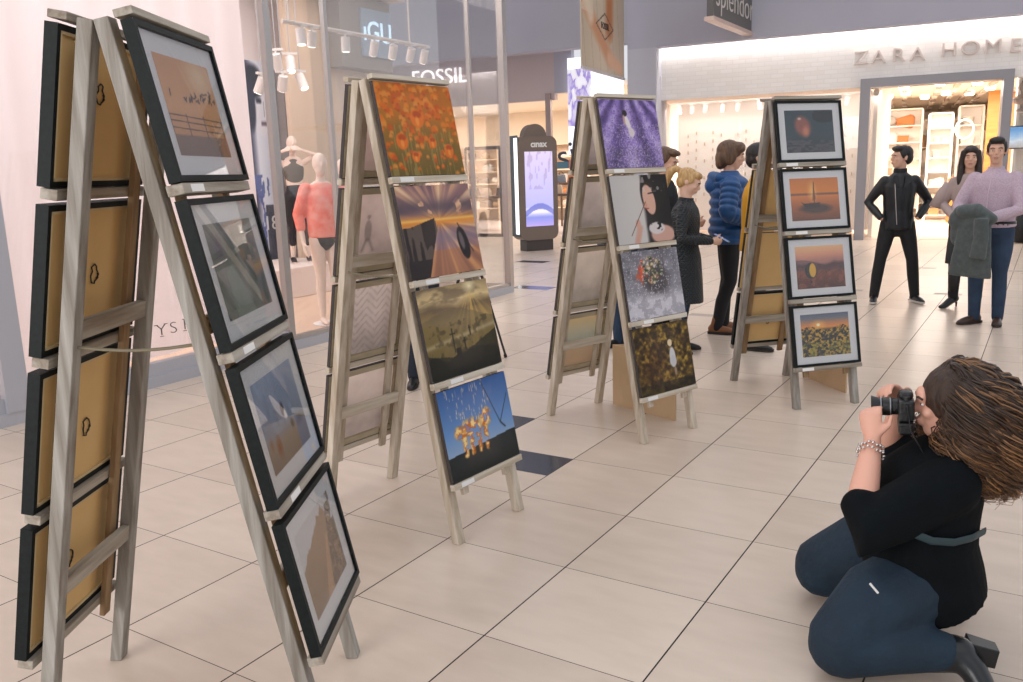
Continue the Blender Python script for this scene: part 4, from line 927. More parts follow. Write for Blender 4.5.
def framed(P, k, painter, label, group, wd=.5, mat_w=.062, back=False, fr_t=.036, res=(130, 104), root=None, name='framed_photograph', ob=.0595, full=False):
    s0, s1 = SL[k]; o0, o1 = ob, ob + fr_t; c = P(0, s1, o0)
    rt = ROOT[root.name]; loc = rt @ c; rz = root.rotation_euler.z
    t = thing(name, label, 'framed photo', loc, rz, group); inv = Matrix.Translation(-c)
    Q = lambda l, s, o: P(l, s, o) - c
    def pb(mb, l0, l1, a, b, oa, ob):
        mb.hexa([Q(l0, b, oa), Q(l1, b, oa), Q(l1, b, ob), Q(l0, b, ob), Q(l0, a, oa), Q(l1, a, oa), Q(l1, a, ob), Q(l0, a, ob)]); return mb
    h = wd / 2; fw = .016
    q = MB(); pb(q, -h, -h + fw, s0, s1, o0, o1); pb(q, h - fw, h, s0, s1, o0, o1); pb(q, -h + fw, h - fw, s0, s0 + fw, o0, o1); pb(q, -h + fw, h - fw, s1 - fw, s1, o0, o1); q.build('frame', BLACKF, t)
    q = MB(); pb(q, -h + fw, h - fw, s0 + fw, s1 - fw, o0 + .008, o0 + .012); q.build('backing_board', HARDB, t)
    if full: q = MB(); pb(q, -h, h, s0, s1, o0 - .003, o0 - .0005); q.build('cover_board', HARDB, t)
    q = MB(); e = .008
    for (a_, b_, c_, d_) in ((-h + fw, -h + fw + e, s0 + fw, s1 - fw), (h - fw - e, h - fw, s0 + fw, s1 - fw), (-h + fw, h - fw, s0 + fw, s0 + fw + e), (-h + fw, h - fw, s1 - fw - e, s1 - fw)): pb(q, a_, b_, c_, d_, o0 + .001, o0 + .008)
    q.build('inner_rail', BARE, t)
    if back:
        q = MB(); r = random.Random(k + int(loc.x * 100)); cx, cy = r.uniform(-.05, .05), (s0 + s1) / 2 + r.uniform(-.06, .05); pts = []
        for i in range(15):
            a_ = i / 14 * 2 * PI * 1.1; pts.append(Q(cx + .018 * math.cos(a_) * (1 + .3 * math.sin(3 * a_ + k)), cy + .028 * math.sin(a_), o0 + .006 - .003 * (i % 2)))
        q.loft(pts, .0022, n=5); q.build('hanging_wire', WIRE, t)
    q = MB(); pb(q, -h + fw, h - fw, s0 + fw, s1 - fw, o1 - .014, o1 - .010); q.build('mat_board', MATB, t)
    sgn = 1 if (Q(0, s0, o1) - Q(0, s0, o0)).y < 0 else -1
    l0, l1 = (-h + mat_w + fw, h - mat_w - fw) if sgn == 1 else (h - mat_w - fw, -h + mat_w + fw)
    mv_ = mat_w * .92
    picture('photo_print', painter, Q(l0, s1 - fw - mv_, o1 - .0095), Q(l1, s1 - fw - mv_, o1 - .0095), Q(l0, s0 + fw + mv_, o1 - .0095), PRINT, t, *res)
    q = MB(); pb(q, -h + fw, h - fw, s0 + fw, s1 - fw, o1 - .006, o1 - .004); q.build('glass', PGLASS, t)
    return t
PGLASS = glass_mat('picture_glass', (252, 252, 252), .035)
CBACK = attr_mat('canvas_back', .8)
for m_ in (CBACK, CANV):   # canvas lets light through
    nt = m_.node_tree; b = nt.nodes['Principled BSDF']; a_ = [n for n in nt.nodes if n.type == 'ATTRIBUTE'][0]
    tr_ = nt.nodes.new('ShaderNodeBsdfTranslucent'); mx = nt.nodes.new('ShaderNodeMixShader'); mx.inputs[0].default_value = .75 if m_ is CBACK else .12
    if m_ is CBACK: nt.links.new(a_.outputs['Color'], tr_.inputs[0])
    else: tr_.inputs[0].default_value = (.9, .88, .86, 1); b.inputs['Specular IOR Level'].default_value = .3
    nt.links.new(b.outputs[0], mx.inputs[1]); nt.links.new(tr_.outputs[0], mx.inputs[2]); nt.links.new(mx.outputs[0], nt.nodes['Material Output'].inputs[0])
def canvas(P, k, painter, ghost, label, group, root, wd=.485, res=(130, 110), rear=False):
    s0, s1 = SL[k]; o0, o1 = .0595, .08; c = P(0, s1, o0); loc = ROOT[root.name] @ c
    t = thing('canvas_photograph', label, 'canvas print', loc, root.rotation_euler.z, group); Q = lambda l, s, o: P(l, s, o) - c
    def pb(mb, l0, l1, a, b, oa, ob):
        mb.hexa([Q(l0, b, oa), Q(l1, b, oa), Q(l1, b, ob), Q(l0, b, ob), Q(l0, a, oa), Q(l1, a, oa), Q(l1, a, ob), Q(l0, a, ob)]); return mb
    h = wd / 2; w_ = .032
    q = MB(); pb(q, -h, -h + .003, s0, s1, o0 + .001, o1); pb(q, h - .003, h, s0, s1, o0 + .001, o1); pb(q, -h, h, s0, s0 + .003, o0 + .001, o1); pb(q, -h, h, s1 - .003, s1, o0 + .001, o1)
    q.build('canvas_wrap', mat('dark_canvas_edge', (58, 52, 50), .7), t)
    for (a_, b_, c_, d_) in ((-h + .003, -h + w_, s0 + .003, s1 - .003), (h - w_, h - .003, s0 + .003, s1 - .003), (-h + w_, h - w_, s0 + .003, s0 + w_), (-h + w_, h - w_, s1 - w_, s1 - .003)):
        q = MB(); pb(q, a_, b_, c_, d_, o0, o1 - .0045); q.build('stretcher_bar', mat('stretcher_wood', (190, 178, 152), .7, noise=((6, 30, 30), (160, 148, 122), .2)), t)
    sgn = 1 if (Q(0, s0, o1) - Q(0, s0, o0)).y < 0 else -1
    l0, l1 = (-h, h) if sgn == 1 else (h, -h)
    picture('photo_print', painter, Q(l0, s1, o1 + .0006), Q(l1, s1, o1 + .0006), Q(l0, s0, o1 + .0006), (CBACK if rear else CANV), t, *res)
    picture('canvas_reverse', ghost, Q(-h + w_, s1 - w_, o1 - .0036), Q(h - w_, s1 - w_, o1 - .0036), Q(-h + w_, s0 + w_, o1 - .0036), CBACK, t, 60, 50)
    return t
GREY, PALE = (WOODV, WOODH), (WOODV2, WOODH2)
e1, P1 = make_easel(-.992, 2.443, 1.53, .388, 2.0, .429, 'nearest weathered wooden easel, holding black framed photos, far left', GREY, (0, 1, 2))
e2, P2 = make_easel(-.466, 3.943, .924, .403, 1.998, .443, 'pale wooden easel holding the orange poppy and pier canvases', PALE, (0, 1, 2, 3), od=.086)
e3, P3_ = make_easel(.678, 5.274, .666, .399, 2.001, .441, 'pale wooden easel holding the lavender field and girl canvases', PALE, (0, 1, 2, 3), od=.086)
e4, P4 = make_easel(1.983, 5.875, .24, .401, 2.001, .439, 'wooden easel with four framed photos of sphere, boat, balloon and dawn', GREY, (0, 1, 3), od=.094)
G1 = 'framed photos on the nearest easel'
for k, (p, l) in enumerate(((p_birds, 'framed photo of birds flying over a fence in orange sky'), (p_green, 'framed grey-green photo with reflections, second from the top of the nearest easel'),
                            (p_beach, 'framed blurred blue-grey beach photo, third down on the nearest easel'), (p_tan, 'framed tan photo with torn pale upper edge, lowest on the nearest easel'))):
    framed(P1(-1), k, p, l, G1, wd=.512, root=e1, mat_w=.058, res=(150, 120), fr_t=.032, ob=.074)
for k, l in enumerate(('topmost', 'second from top', 'third from top', 'lowest')):
    framed(P1(1), k, p_pale((170, 150, 130), k), 'hardboard back of a framed photo, %s behind the nearest easel' % l, 'framed photos on the rear of the nearest easel', wd=.512, root=e1, back=True, res=(8, 8), fr_t=.034, ob=.074)
for k, (p, g_, l) in enumerate(((p_poppies, p_pale((206, 190, 184), 2), 'canvas print of glowing orange poppies in a field'), (p_pier, p_pale((200, 190, 182), 3), 'canvas print of pier and boat under streaked sunset sky'),
                            (p_cross, p_pale((200, 190, 182), 4), 'canvas print of golden sun rays over hills with crosses'), (p_fire, p_pale((200, 190, 182), 5), 'canvas print of a fiery sparkling animal under blue sky'))):
    canvas(P2(-1), k, p, g_, l, 'canvases on the front of the poppy easel', e2)
for k, (g_, l) in enumerate(((p_pale((232, 214, 208), 5), 'canvas seen from behind, pale back, topmost on the rear of the poppy easel'), (p_walker, 'canvas seen from behind with faint walking figure, rear of the poppy easel'),
                            (p_tracks, 'canvas seen from behind with herringbone track pattern, rear of the poppy easel'), (p_pale((232, 226, 222), 8), 'canvas seen from behind, blank pale back, lowest on the rear of the poppy easel'))):
    canvas(P2(1), k, p_pale((225, 215, 208), k), g_, l, 'canvases on the rear of the poppy easel', e2, res=(8, 8), rear=True)
for k, (p, l) in enumerate(((p_lavender, 'canvas print of a woman standing in purple lavender rows'), (p_girl, 'canvas print of a dark haired girl holding a thin brush'),
                            (p_snow, 'canvas print of an orange flower bouquet in falling snow'), (p_autumn, 'canvas print of a child in white among autumn leaves'))):
    canvas(P3_(-1), k, p, p_pale((200, 194, 186), k), l, 'canvases on the front of the lavender easel', e3)
for k, (g_, l) in enumerate(((p_pale((226, 220, 222), 5), 'canvas seen from behind, topmost on the rear of the lavender easel'), (p_pale((216, 212, 210), 6), 'canvas back, greyish, second down on the rear of the lavender easel'),
                            (p_pale((226, 222, 214), 7), 'canvas back, pale grey, third down on the rear of the lavender easel'), (p_sea, 'canvas back with sand and teal bands, lowest on the lavender easel'))):
    canvas(P3_(1), k, p_pale((225, 218, 212), k), g_, l, 'canvases on the rear of the lavender easel', e3, res=(8, 8), rear=True)
for k, (p, l) in enumerate(((p_sphere, 'framed photo of a reddish glowing sphere on dark teal'), (p_boat, 'framed photo of a boat at orange sunset'),
                            (p_balloon, 'framed photo of a yellow hot air balloon over brown hills'), (p_dawn, 'framed photo of sunrise over dark yellow rocky valley'))):
    framed(P4(-1), k, p, l, 'framed photos on the front of the farthest easel', wd=.49, root=e4, mat_w=.05, fr_t=.03)
for k, l in ((1, 'uppermost'), (2, 'middle one'), (3, 'lowest')):
    framed(P4(1), k, p_pale((170, 150, 130), k), 'tan hardboard back of a framed photo, %s behind the farthest easel' % l, 'framed photos on the rear of the farthest easel', wd=.49, root=e4, back=True, res=(8, 8), fr_t=.03, full=k < 3)

# cardboard folds standing inside the two farther easels
KRAFT = mat('brown_cardboard', (196, 168, 134), .8, noise=((5, 5, 5), (186, 157, 122), .2))
def board(a, b, h0, h1, label):
    t = thing('cardboard_stand', label, 'cardboard', ((a + b) / 2)[:])
    q = MB(); dirv = (b - a).normalized(); n = Vector((-dirv.y, dirv.x, 0)) * .012
    q.hexa([a, b, b + n, a + n, a + Vector((0, 0, h0)), b + Vector((0, 0, h1)), b + n + Vector((0, 0, h1)), a + n + Vector((0, 0, h0))]); q.build('front_panel', KRAFT, t, world=True)
    c2 = a + n * 10 + dirv * .18 + Vector((-dirv.y, dirv.x, 0)) * .1
    q = MB(); m2 = n.normalized(); a2 = a + n + dirv * .002; q.hexa([a2, a2 + dirv * .012, c2 + dirv * .012, c2, a2 + Vector((0, 0, h0)), a2 + dirv * .012 + Vector((0, 0, h0)), c2 + dirv * .012 + Vector((0, 0, h0)), c2 + Vector((0, 0, h0))]); q.build('folded_flap', KRAFT, t, world=True)
board(fl(613, 404), fl(675, 421), .42, .42, 'brown cardboard stand under the lavender easel')
board(fl(803, 376), fl(845, 393), .3, .3, 'brown cardboard stand under the farthest easel')

# ================================================================== PEOPLE
SKIN = mat('skin', (214, 170, 146), .5); SKIN2 = mat('pale_skin', (222, 182, 160), .5)
HBLK = mat('black_hair', (26, 22, 22), .45, bump=((60, 60, 12), .5)); HBRN = mat('brown_hair', (104, 76, 54), .5, noise=((50, 50, 9), (76, 54, 38)), bump=((60, 60, 10), .5)); HBLD = mat('blonde_hair', (206, 170, 116), .5, noise=((60, 60, 9), (164, 126, 78)), bump=((60, 60, 10), .5))
HDK = mat('dark_brown_hair', (44, 34, 30), .45, bump=((60, 60, 12), .5))
EYEW = mat('eye_white', (232, 228, 224), .3); IRIS = mat('iris', (50, 38, 30), .2); LIP = mat('lips', (176, 104, 96), .5); SOLE = mat('pale_sole', (196, 190, 184), .6)
def V(*a): return Vector(a)
def head_shapes(mb, c, R, s=1.0, nose=1.0):
    """R columns: x right, y back, z up of the head; face looks to -y"""
    def E(p, r, k=14): mb.ell(c + R @ (V(*p) * s), [q * s for q in r], R, n=k, k=10)
    E((0, .018, .035), (.077, .098, .09)); E((0, -.028, -.03), (.06, .066, .085)); E((0, -.055, -.085), (.034, .032, .03)); E((0, -.085, .03), (.05, .02, .03))
    mb.loft([c + R @ (V(0, -.088, .022) * s), c + R @ (V(0, -.112 * nose, -.018) * s)], [.009 * s, .015 * s], n=10, caps='round')
    E((0, -.098, -.052), (.024, .012, .009)); E((0, -.094, -.064), (.021, .012, .009))
    for sx in (-1, 1): E((sx * .079, .012, -.002), (.011, .02, .032), 8); E((sx * .04, -.07, -.02), (.022, .022, .02), 8)
def face_parts(t, c, R, s=1.0, brow=HDK):
    l = MB()
    for sx in (-1, 1):
        e = MB(); i = MB(); b = MB()
        p = c + R @ (V(sx * .031, -.0905, .006) * s); p = p + R @ (V(0, .004, 0) * s); e.ell(p, [q * s for q in (.0115, .006, .0045)], R, 10, 6); i.ell(p + R @ (V(0, -.0042, 0) * s), [q * s for q in (.005, .003, .0043)], R, 8, 6)
        b.loft([c + R @ (V(sx * .014, -.1, .026) * s), c + R @ (V(sx * .034, -.1, .032) * s), c + R @ (V(sx * .05, -.088, .026) * s)], .0042 * s, n=6)
        ey = e.build('eye', EYEW, t, world=True, smooth=True); i.build('iris', IRIS, ey, world=True, smooth=True)
        b.build('eyebrow', brow, t, world=True, smooth=True)
    l.ell(c + R @ (V(0, -.105, -.0525) * s), [q * s for q in (.025, .004, .0032)], R, 10, 6); l.ell(c + R @ (V(0, -.1005, -.0615) * s), [q * s for q in (.02, .005, .004)], R, 10, 6)
    l.build('lips', LIP, t, world=True, smooth=True)
def hand_shapes(mb, wrist, d, palm_n, s=1.0, curl=.5, side=1, thumb=.6, spread=.1):
    """d = direction wrist->knuckles, palm_n = direction the palm faces; fingers curl toward palm_n"""
    d = d.normalized(); n = (palm_n - d * palm_n.dot(d)).normalized(); x = d.cross(n).normalized() * side
    w0 = wrist; kn = wrist + d * .085 * s
    mb.loft([w0 - d * .03 * s, w0, w0 + d * .045 * s, kn], [(.024 * s, .021 * s), (.026 * s, .02 * s), (.038 * s, .017 * s), (.039 * s, .014 * s)], n=12, up=x, caps='round')
    for k, (ox, ln) in enumerate(((.03, .068), (.0105, .077), (-.0105, .072), (-.03, .055))):
        p = kn + x * ox * s - d * .012 * s; a = 0; pts = [p]; dirn = d + x * ox * spread * 20 * .1
        for j, f in enumerate((.42, .32, .26)):
            a += curl * (.55, .9, .7)[j] * (1 + .08 * k); q = dirn.normalized() * math.cos(a) + n * math.sin(a); p = p + q * (ln + .012 * (j == 0)) * f * s * 1.1; pts.append(p)
        mb.loft(pts, [.0095 * s, .009 * s, .008 * s, .007 * s], n=8, caps='round')
    b = w0 + d * .025 * s + x * .026 * s; m1 = b + (d * .6 + x * .75 + n * .35 * thumb).normalized() * .04 * s; m2 = m1 + (d * .8 + x * .2 + n * .7 * thumb).normalized() * .032 * s
    mb.loft([b - x * .012 * s, b, m1, m2], [.014 * s, .014 * s, .0105 * s, .0085 * s], n=8, caps='round')
def limb(mb, pts, rad, up=None, n=14): mb.loft(pts, rad, n=n, up=up, caps='round')
def bend(pts, k=3):
    """round a joint chain: quadratic smoothing between points"""
    return pts

def person(name, label, base, face, H, J, top, bottom, shoes, hair='short', hairm=None, skin=None, build=1.0, coat=None, head_yaw=0., head_pitch=0., group=None, puffy=0, neckline=0.0, bare_fore=False, heel=False, collar=None, topname='jacket', lean=0.0, botname='trousers', hidden=(), eyes=True, sleeve_r=1.0, vox=.011):
    """J: elbow/wrist/knee/ankle per side in metres (x right of the person's facing view, y back, z up); face = heading: 0 looks to -Y"""
    skin = skin or SKIN; t = thing(name, label, 'person', base, face, group); R0 = ROOT[t.name]; k = H / 1.75; B = build
    def W(x, y, z): return Vector((x * k, y * k, z * k))     # local
    ROOT_local = {}
    hip = W(0, 0, .93); L = lean
    def Lp(z, y=0): return W(0, y - L * (z - .93), z)
    chest, neck = Lp(1.28), Lp(1.47)
    sh = {s_: W(s_ * .158 * (1 + (B - 1) * .7), -L * .45, 1.385) for s_ in (-1, 1)}
    hp = {s_: W(s_ * .09, 0, .9) for s_ in (-1, 1)}
    hc = Lp(1.62, -.015); Rh = Matrix.Rotation(head_yaw, 3, 'Z') @ Matrix.Rotation(head_pitch, 3, 'X')
    g = lambda n_, s_: W(*J[n_ + ('R' if s_ > 0 else 'L')])
    # body: one continuous surface
    b = MB(); head_shapes(b, hc + Rh @ V(0, 0, .01), Rh, k)
    limb(b, [Lp(1.4), Lp(1.49), hc + Rh @ V(0, .02, -.03)], [(.06 * k, .055 * k), (.052 * k, .053 * k), (.05 * k, .052 * k)], up=(1, 0, 0))
    tor = [(.9, .15, .1), (1.02, .13, .095), (1.2, .145, .1), (1.34, .145, .085), (1.4, .1, .06)]
    limb(b, [Lp(z) for z, _, _ in tor], [(rx * k, ry * k) for _, rx, ry in tor], up=(1, 0, 0))
    for s_ in (-1, 1):
        limb(b, [sh[s_], g('elbow', s_), g('wrist', s_)], [.045 * k, .037 * k, .025 * k])
        limb(b, [hp[s_], g('knee', s_), g('ankle', s_)], [.075 * k, .05 * k, .035 * k])
        if ('hand', s_) not in hidden:
            d_ = (g('wrist', s_) - g('elbow', s_)).normalized(); d_ = (d_ + Vector(J.get('hd' + ('R' if s_ > 0 else 'L'), (0, 0, 0)))).normalized()
            hand_shapes(b, g('wrist', s_), d_, Vector(J.get('pn' + ('R' if s_ > 0 else 'L'), (-s_, 0, 0))), k, J.get('curl', .45), side=J.get('ts', 1) * (-s_))
    fused('body', b, skin, t, .009, 3)
    if eyes:
        class _T: pass
        face_parts_local(t, hc + Rh @ V(0, 0, .01), Rh, k)
    # trousers
    if bottom:
        q = MB(); limb(q, [W(0, .0, 1.0), W(0, .0, .9), W(0, 0.0, .84)], [(.165 * k * B, .115 * k * B), (.175 * k * B, .125 * k * B), (.12 * k, .09 * k)], up=(1, 0, 0))
        for s_ in (-1, 1):
            kn, an = g('knee', s_), g('ankle', s_); th = hp[s_].lerp(kn, .5)
            cf = kn.lerp(an, .45) + W(0, .015, 0)
            limb(q, [hp[s_], th, kn, cf, an + W(0, 0, -.01)], [.1 * k * B, .088 * k * B, .066 * k, .064 * k, .052 * k])
        fused(botname, q, bottom, t, vox, 4)
    # shoes
    for s_ in (-1, 1):
        an = g('ankle', s_); an = an.copy(); dr = Vector(J.get('toe' + ('R' if s_ > 0 else 'L'), (s_ * .25, -1, 0))).normalized(); sd = Vector((-dr.y, dr.x, 0)); z0 = 0.0 if heel else an.z - .075 * k
        q = MB(); lift = .055 * k if heel else 0
        base_ = Vector((an.x, an.y, 0)); hz = z0
        limb(q, [base_ - dr * .05 * k + V(0, 0, hz + .045 * k + lift), base_ + dr * .02 * k + V(0, 0, hz + .04 * k + lift * .8), base_ + dr * .12 * k + V(0, 0, hz + .03 * k), base_ + dr * (.18 * k) + V(0, 0, hz + .022 * k)],
             [(.034 * k, .042 * k), (.038 * k, .046 * k), (.042 * k, .032 * k), (.03 * k, .02 * k)], up=sd)
        limb(q, [an + V(0, 0, .06 * k + lift * .3), base_ - dr * .02 * k + V(0, 0, hz + .06 * k + lift)], [.048 * k, .044 * k])
        o = fused('shoe', q, shoes, t, .008, 3)
        if heel:
            q = MB(); q.loft([base_ - dr * .06 * k + V(0, 0, hz + .06 * k), base_ - dr * .062 * k + V(0, 0, hz)], [.014 * k, .006 * k], n=8); q.build('heel', shoes, o)
        else:
            q = MB(); P = []
            for x_, w_ in ((-.085, .02), (-.08, .034), (0, .036), (.1, .044), (.17, .036), (.205, .014)): P.append((x_ * k, w_ * k))
            P = P + [(x_, -w_) for x_, w_ in reversed(P)]
            q.prism(P, hz + .001, hz + .022 * k, lambda a_, b_, z_: base_ + dr * a_ + sd * b_ + V(0, 0, z_)); q.build('sole', SOLE if J.get('sole') else mat('dark_sole', (40, 34, 32), .6), o)
    # top garment
    if top:
        q = MB(); hem = coat or .86
        cw = .02 if coat and hem < .8 else 0
        prof = [(hem, .19 + cw, .14 + cw * 1.6)]
        if hem < .7: prof = [(hem, .215, .2), (.72, .205, .18)]
        prof += [(.93, .182 + cw, .136 + cw), (1.05, .165, .125), (1.2, .175, .13), (1.32, .188, .125), (1.39, .158, .108), (1.435, .112, .09), (1.47, .072, .075)]
        pts = []; rad = []
        if puffy:
            z = hem
            while z < 1.36:
                rx = np.interp(z, [a[0] for a in prof], [a[1] for a in prof]); ry = np.interp(z, [a[0] for a in prof], [a[2] for a in prof])
                for dz, m_ in ((0, .94), (.022, 1.03), (.05, 1.05), (.072, .95)): pts.append(Lp(z + dz)); rad.append(((rx + .01) * m_ * k * B, (ry + .045) * m_ * k * B))
                z += .085
            pts += [Lp(1.46), Lp(1.5)]; rad += [(.11 * k, .1 * k), (.075 * k, .075 * k)]
        else:
            for z, rx, ry in prof: pts.append(Lp(z)); rad.append((rx * k * B if z < 1.4 else rx * k, ry * k * B if z < 1.4 else ry * k))
        q.loft(pts, rad, n=24, up=(1, 0, 0), caps=True)
        for s_ in (-1, 1):
            el, wr = g('elbow', s_), g('wrist', s_); end = el.lerp(wr, .93 if not bare_fore else .25)
            r_ = .062 * sleeve_r * k + puffy * .02
            if puffy:
                ch = [sh[s_] + (el - sh[s_]) * f for f in np.linspace(0, 1, 6)] + [el + (end - el) * f for f in np.linspace(.2, 1, 6)]; ch2 = []; rr = []
                for i in range(len(ch) - 1):
                    for f, m_ in ((0, .9), (.35, 1.08), (.7, 1.06)): ch2.append(ch[i].lerp(ch[i + 1], f)); rr.append(r_ * m_ * (1 - .3 * i / len(ch)))
                ch2.append(ch[-1]); rr.append(r_ * .62); q.loft(ch2, rr, n=14, caps='round')
            else: limb(q, [sh[s_] + V(0, 0, -.005), sh[s_].lerp(el, .5), el, el.lerp(end, .5), end], [r_ * .98, r_ * .95, r_ * .85, r_ * .78, r_ * .62])
        fused(topname, q, top, t, vox if not puffy else .009, 3 if not puffy else 1)
        if collar:
            q = MB(); q.loft([Lp(1.43, .005), Lp(1.465, .0), Lp(1.515 if collar is BTR else 1.49, -.002)], [(.085 * k, .08 * k), (.072 * k, .072 * k), (.069 * k, .07 * k)], n=20, up=(1, 0, 0)); q.build('collar', collar, t, smooth=True)
    # hair
    hm = hairm or HBLK; q = MB(); c = hc + Rh @ V(0, 0, .01)
    def E(p, r): q.ell(c + Rh @ (V(*p) * k), [v_ * k for v_ in r], Rh, n=16, k=12)
    if hair == 'short':
        E((0, .03, .05), (.085, .1, .088)); E((0, -.03, .098), (.066, .07, .038)); E((0, .06, 0), (.078, .07, .08)); E((.03, -.065, .098), (.035, .035, .026)); E((-.03, -.06, .1), (.04, .035, .026))
        for sx in (-1, 1): E((sx * .068, .0, .035), (.018, .035, .05))
    elif hair == 'mop':
        E((0, .03, .045), (.1, .115, .1)); E((0, -.05, .09), (.08, .06, .045)); E((0, .07, -.02), (.095, .075, .1)); E((.0, .085, -.07), (.075, .05, .06))
        for sx in (-1, 1): E((sx * .082, .02, .0), (.024, .06, .085)); E((sx * .055, -.075, .07), (.035, .03, .03))
    elif hair == 'long':
        E((0, .03, .045), (.088, .108, .09)); E((0, -.045, .085), (.068, .055, .038)); E((0, .07, -.05), (.085, .065, .12)); limb(q, [c + Rh @ (V(0, .07, -.02) * k), c + Rh @ (V(0, .1, -.18) * k), c + Rh @ (V(0, .11, -.36) * k)], [(.09 * k, .055 * k), (.09 * k, .045 * k), (.05 * k, .025 * k)], up=(1, 0, 0))
        for sx in (-1, 1): limb(q, [c + Rh @ (V(sx * .07, -.02, .06) * k), c + Rh @ (V(sx * .082, .0, -.06) * k), c + Rh @ (V(sx * .09, -.02, -.22) * k), c + Rh @ (V(sx * .08, -.03, -.36) * k)], [.03 * k, .034 * k, .034 * k, .02 * k])
    elif hair == 'ponytail':
        E((0, .03, .045), (.083, .102, .086)); E((0, -.045, .085), (.062, .055, .036)); E((0, .06, -.01), (.075, .062, .07))
        limb(q, [c + Rh @ (V(0, .12, .07) * k), c + Rh @ (V(0, .16, .075) * k), c + Rh @ (V(0, .2, .03) * k), c + Rh @ (V(0, .2, -.05) * k), c + Rh @ (V(0, .175, -.14) * k)], [.024 * k, .034 * k, .042 * k, .036 * k, .012 * k])
        for sx in (-1, 1): E((sx * .07, .0, .035), (.015, .045, .045))
    if hair: fused('hair', q, hm, t, .007, 2)
    return t, (lambda *p: R0 @ W(*p)), k
def face_parts_local(t, c, R, k):
    R_ = ROOT[t.name]; face_parts(t, R_ @ c, R_.to_3x3() @ R, k)

STAND = dict(kneeR=(.1, -.01, .5), kneeL=(-.1, -.01, .5), ankleR=(.1, .03, .08), ankleL=(-.1, .03, .08), elbowR=(.27, .03, 1.14), elbowL=(-.27, .03, 1.14), wristR=(.27, -.06, .9), wristL=(-.27, -.06, .9))
def pose(**kw): d = dict(STAND); d.update(kw); return d

LEATH = mat('black_leather_jacket', (22, 26, 30), .38, noise=((6, 6, 6), (16, 20, 24)), bump=((30, 30, 30), .15)); BTR = mat('black_trousers', (18, 20, 24), .75)
BBOOT = mat('black_boot_leather', (20, 20, 22), .35); BRSH = mat('brown_shoe_leather', (62, 44, 36), .4)
# the man in black by the shop entrance
p = fl(893, 302.5)
man, Wm, k = person('person', 'person in black leather jacket standing wide legged by the homeware entrance, hands in pockets', (p.x, p.y, 0), -.25, 1.73,
    pose(kneeR=(.17, -.03, .5), kneeL=(-.165, -.02, .5), ankleR=(.23, .03, .085), ankleL=(-.21, .0, .085), elbowR=(.33, .08, 1.14), elbowL=(-.31, .06, 1.14), wristR=(.19, -.1, .97), wristL=(-.19, -.1, .97), toeR=(.3, -1, 0), toeL=(-.2, -1, 0), sole=1),
    LEATH, BTR, BBOOT, hair='short', hairm=HBLK, head_yaw=-1.25, collar=BTR, build=.96, hidden=(('hand', 1), ('hand', -1)), topname='leather_jacket', coat=.84)
q = MB(); q.loft([Wm(-.03, -.135, .9), Wm(-.06, -.14, 1.2), Wm(-.07, -.125, 1.36)], .005, n=6); q.build('zip', STEEL, man, world=True)
for sx in (-1, 1):
    q = MB(); q.hexa([Wm(sx * .02, -.128, 1.3), Wm(sx * .1, -.125, 1.38), Wm(sx * .09, -.11, 1.44), Wm(sx * .04, -.11, 1.44), Wm(sx * .02, -.138, 1.3), Wm(sx * .1, -.137, 1.38), Wm(sx * .09, -.124, 1.44), Wm(sx * .04, -.122, 1.44)]); q.build('lapel', LEATH, man, world=True)
# man in lilac shirt
LIL = mat('lilac_checked_shirt', (196, 176, 188), .8, noise=((90, 90, 90), (180, 160, 176), .1)); JEAN = mat('blue_jeans', (44, 66, 92), .8, noise=((8, 8, 8), (32, 50, 74), .2), bump=((60, 60, 60), .15))
p = fl(984, 324)
ml, Wl, k = person('person', 'smiling person in lilac shirt and jeans holding a folded coat over the forearm', (p.x, p.y, 0), -.78, 1.76,
    pose(kneeR=(.1, .0, .5), kneeL=(-.1, -.04, .5), ankleR=(.1, .04, .08), ankleL=(-.09, -.02, .08), elbowR=(.25, -.1, 1.1), elbowL=(-.27, -.1, 1.12), wristR=(-.02, -.32, 1.0), wristL=(-.14, -.32, 1.02), toeR=(.25, -1, 0), toeL=(-.5, -1, 0), pnR=(0, .6, -.3), pnL=(0, .3, -1), curl=.8),
    LIL, JEAN, BRSH, hair='short', hairm=HBLK, head_yaw=.24, build=1.13, collar=LIL, topname='shirt', sleeve_r=1.15, coat=.96)
q = MB(); q.loft([Wl(0, 0, .955), Wl(0, 0, .99)], [(.205 * k, .152 * k)] * 2, n=28, up=Vector((math.cos(-.78), math.sin(-.78), 0))); q.build('belt', mat('black_belt', (24, 22, 22), .4), ml, world=True, smooth=True)
q = MB(); q.loft([Wl(-.015, -.148, 1.02), Wl(-.01, -.15, 1.25), Wl(0, -.13, 1.38)], (.012, .003) if False else .004, n=6); q.build('button_placket', mat('placket', (214, 198, 208), .7), ml, world=True)
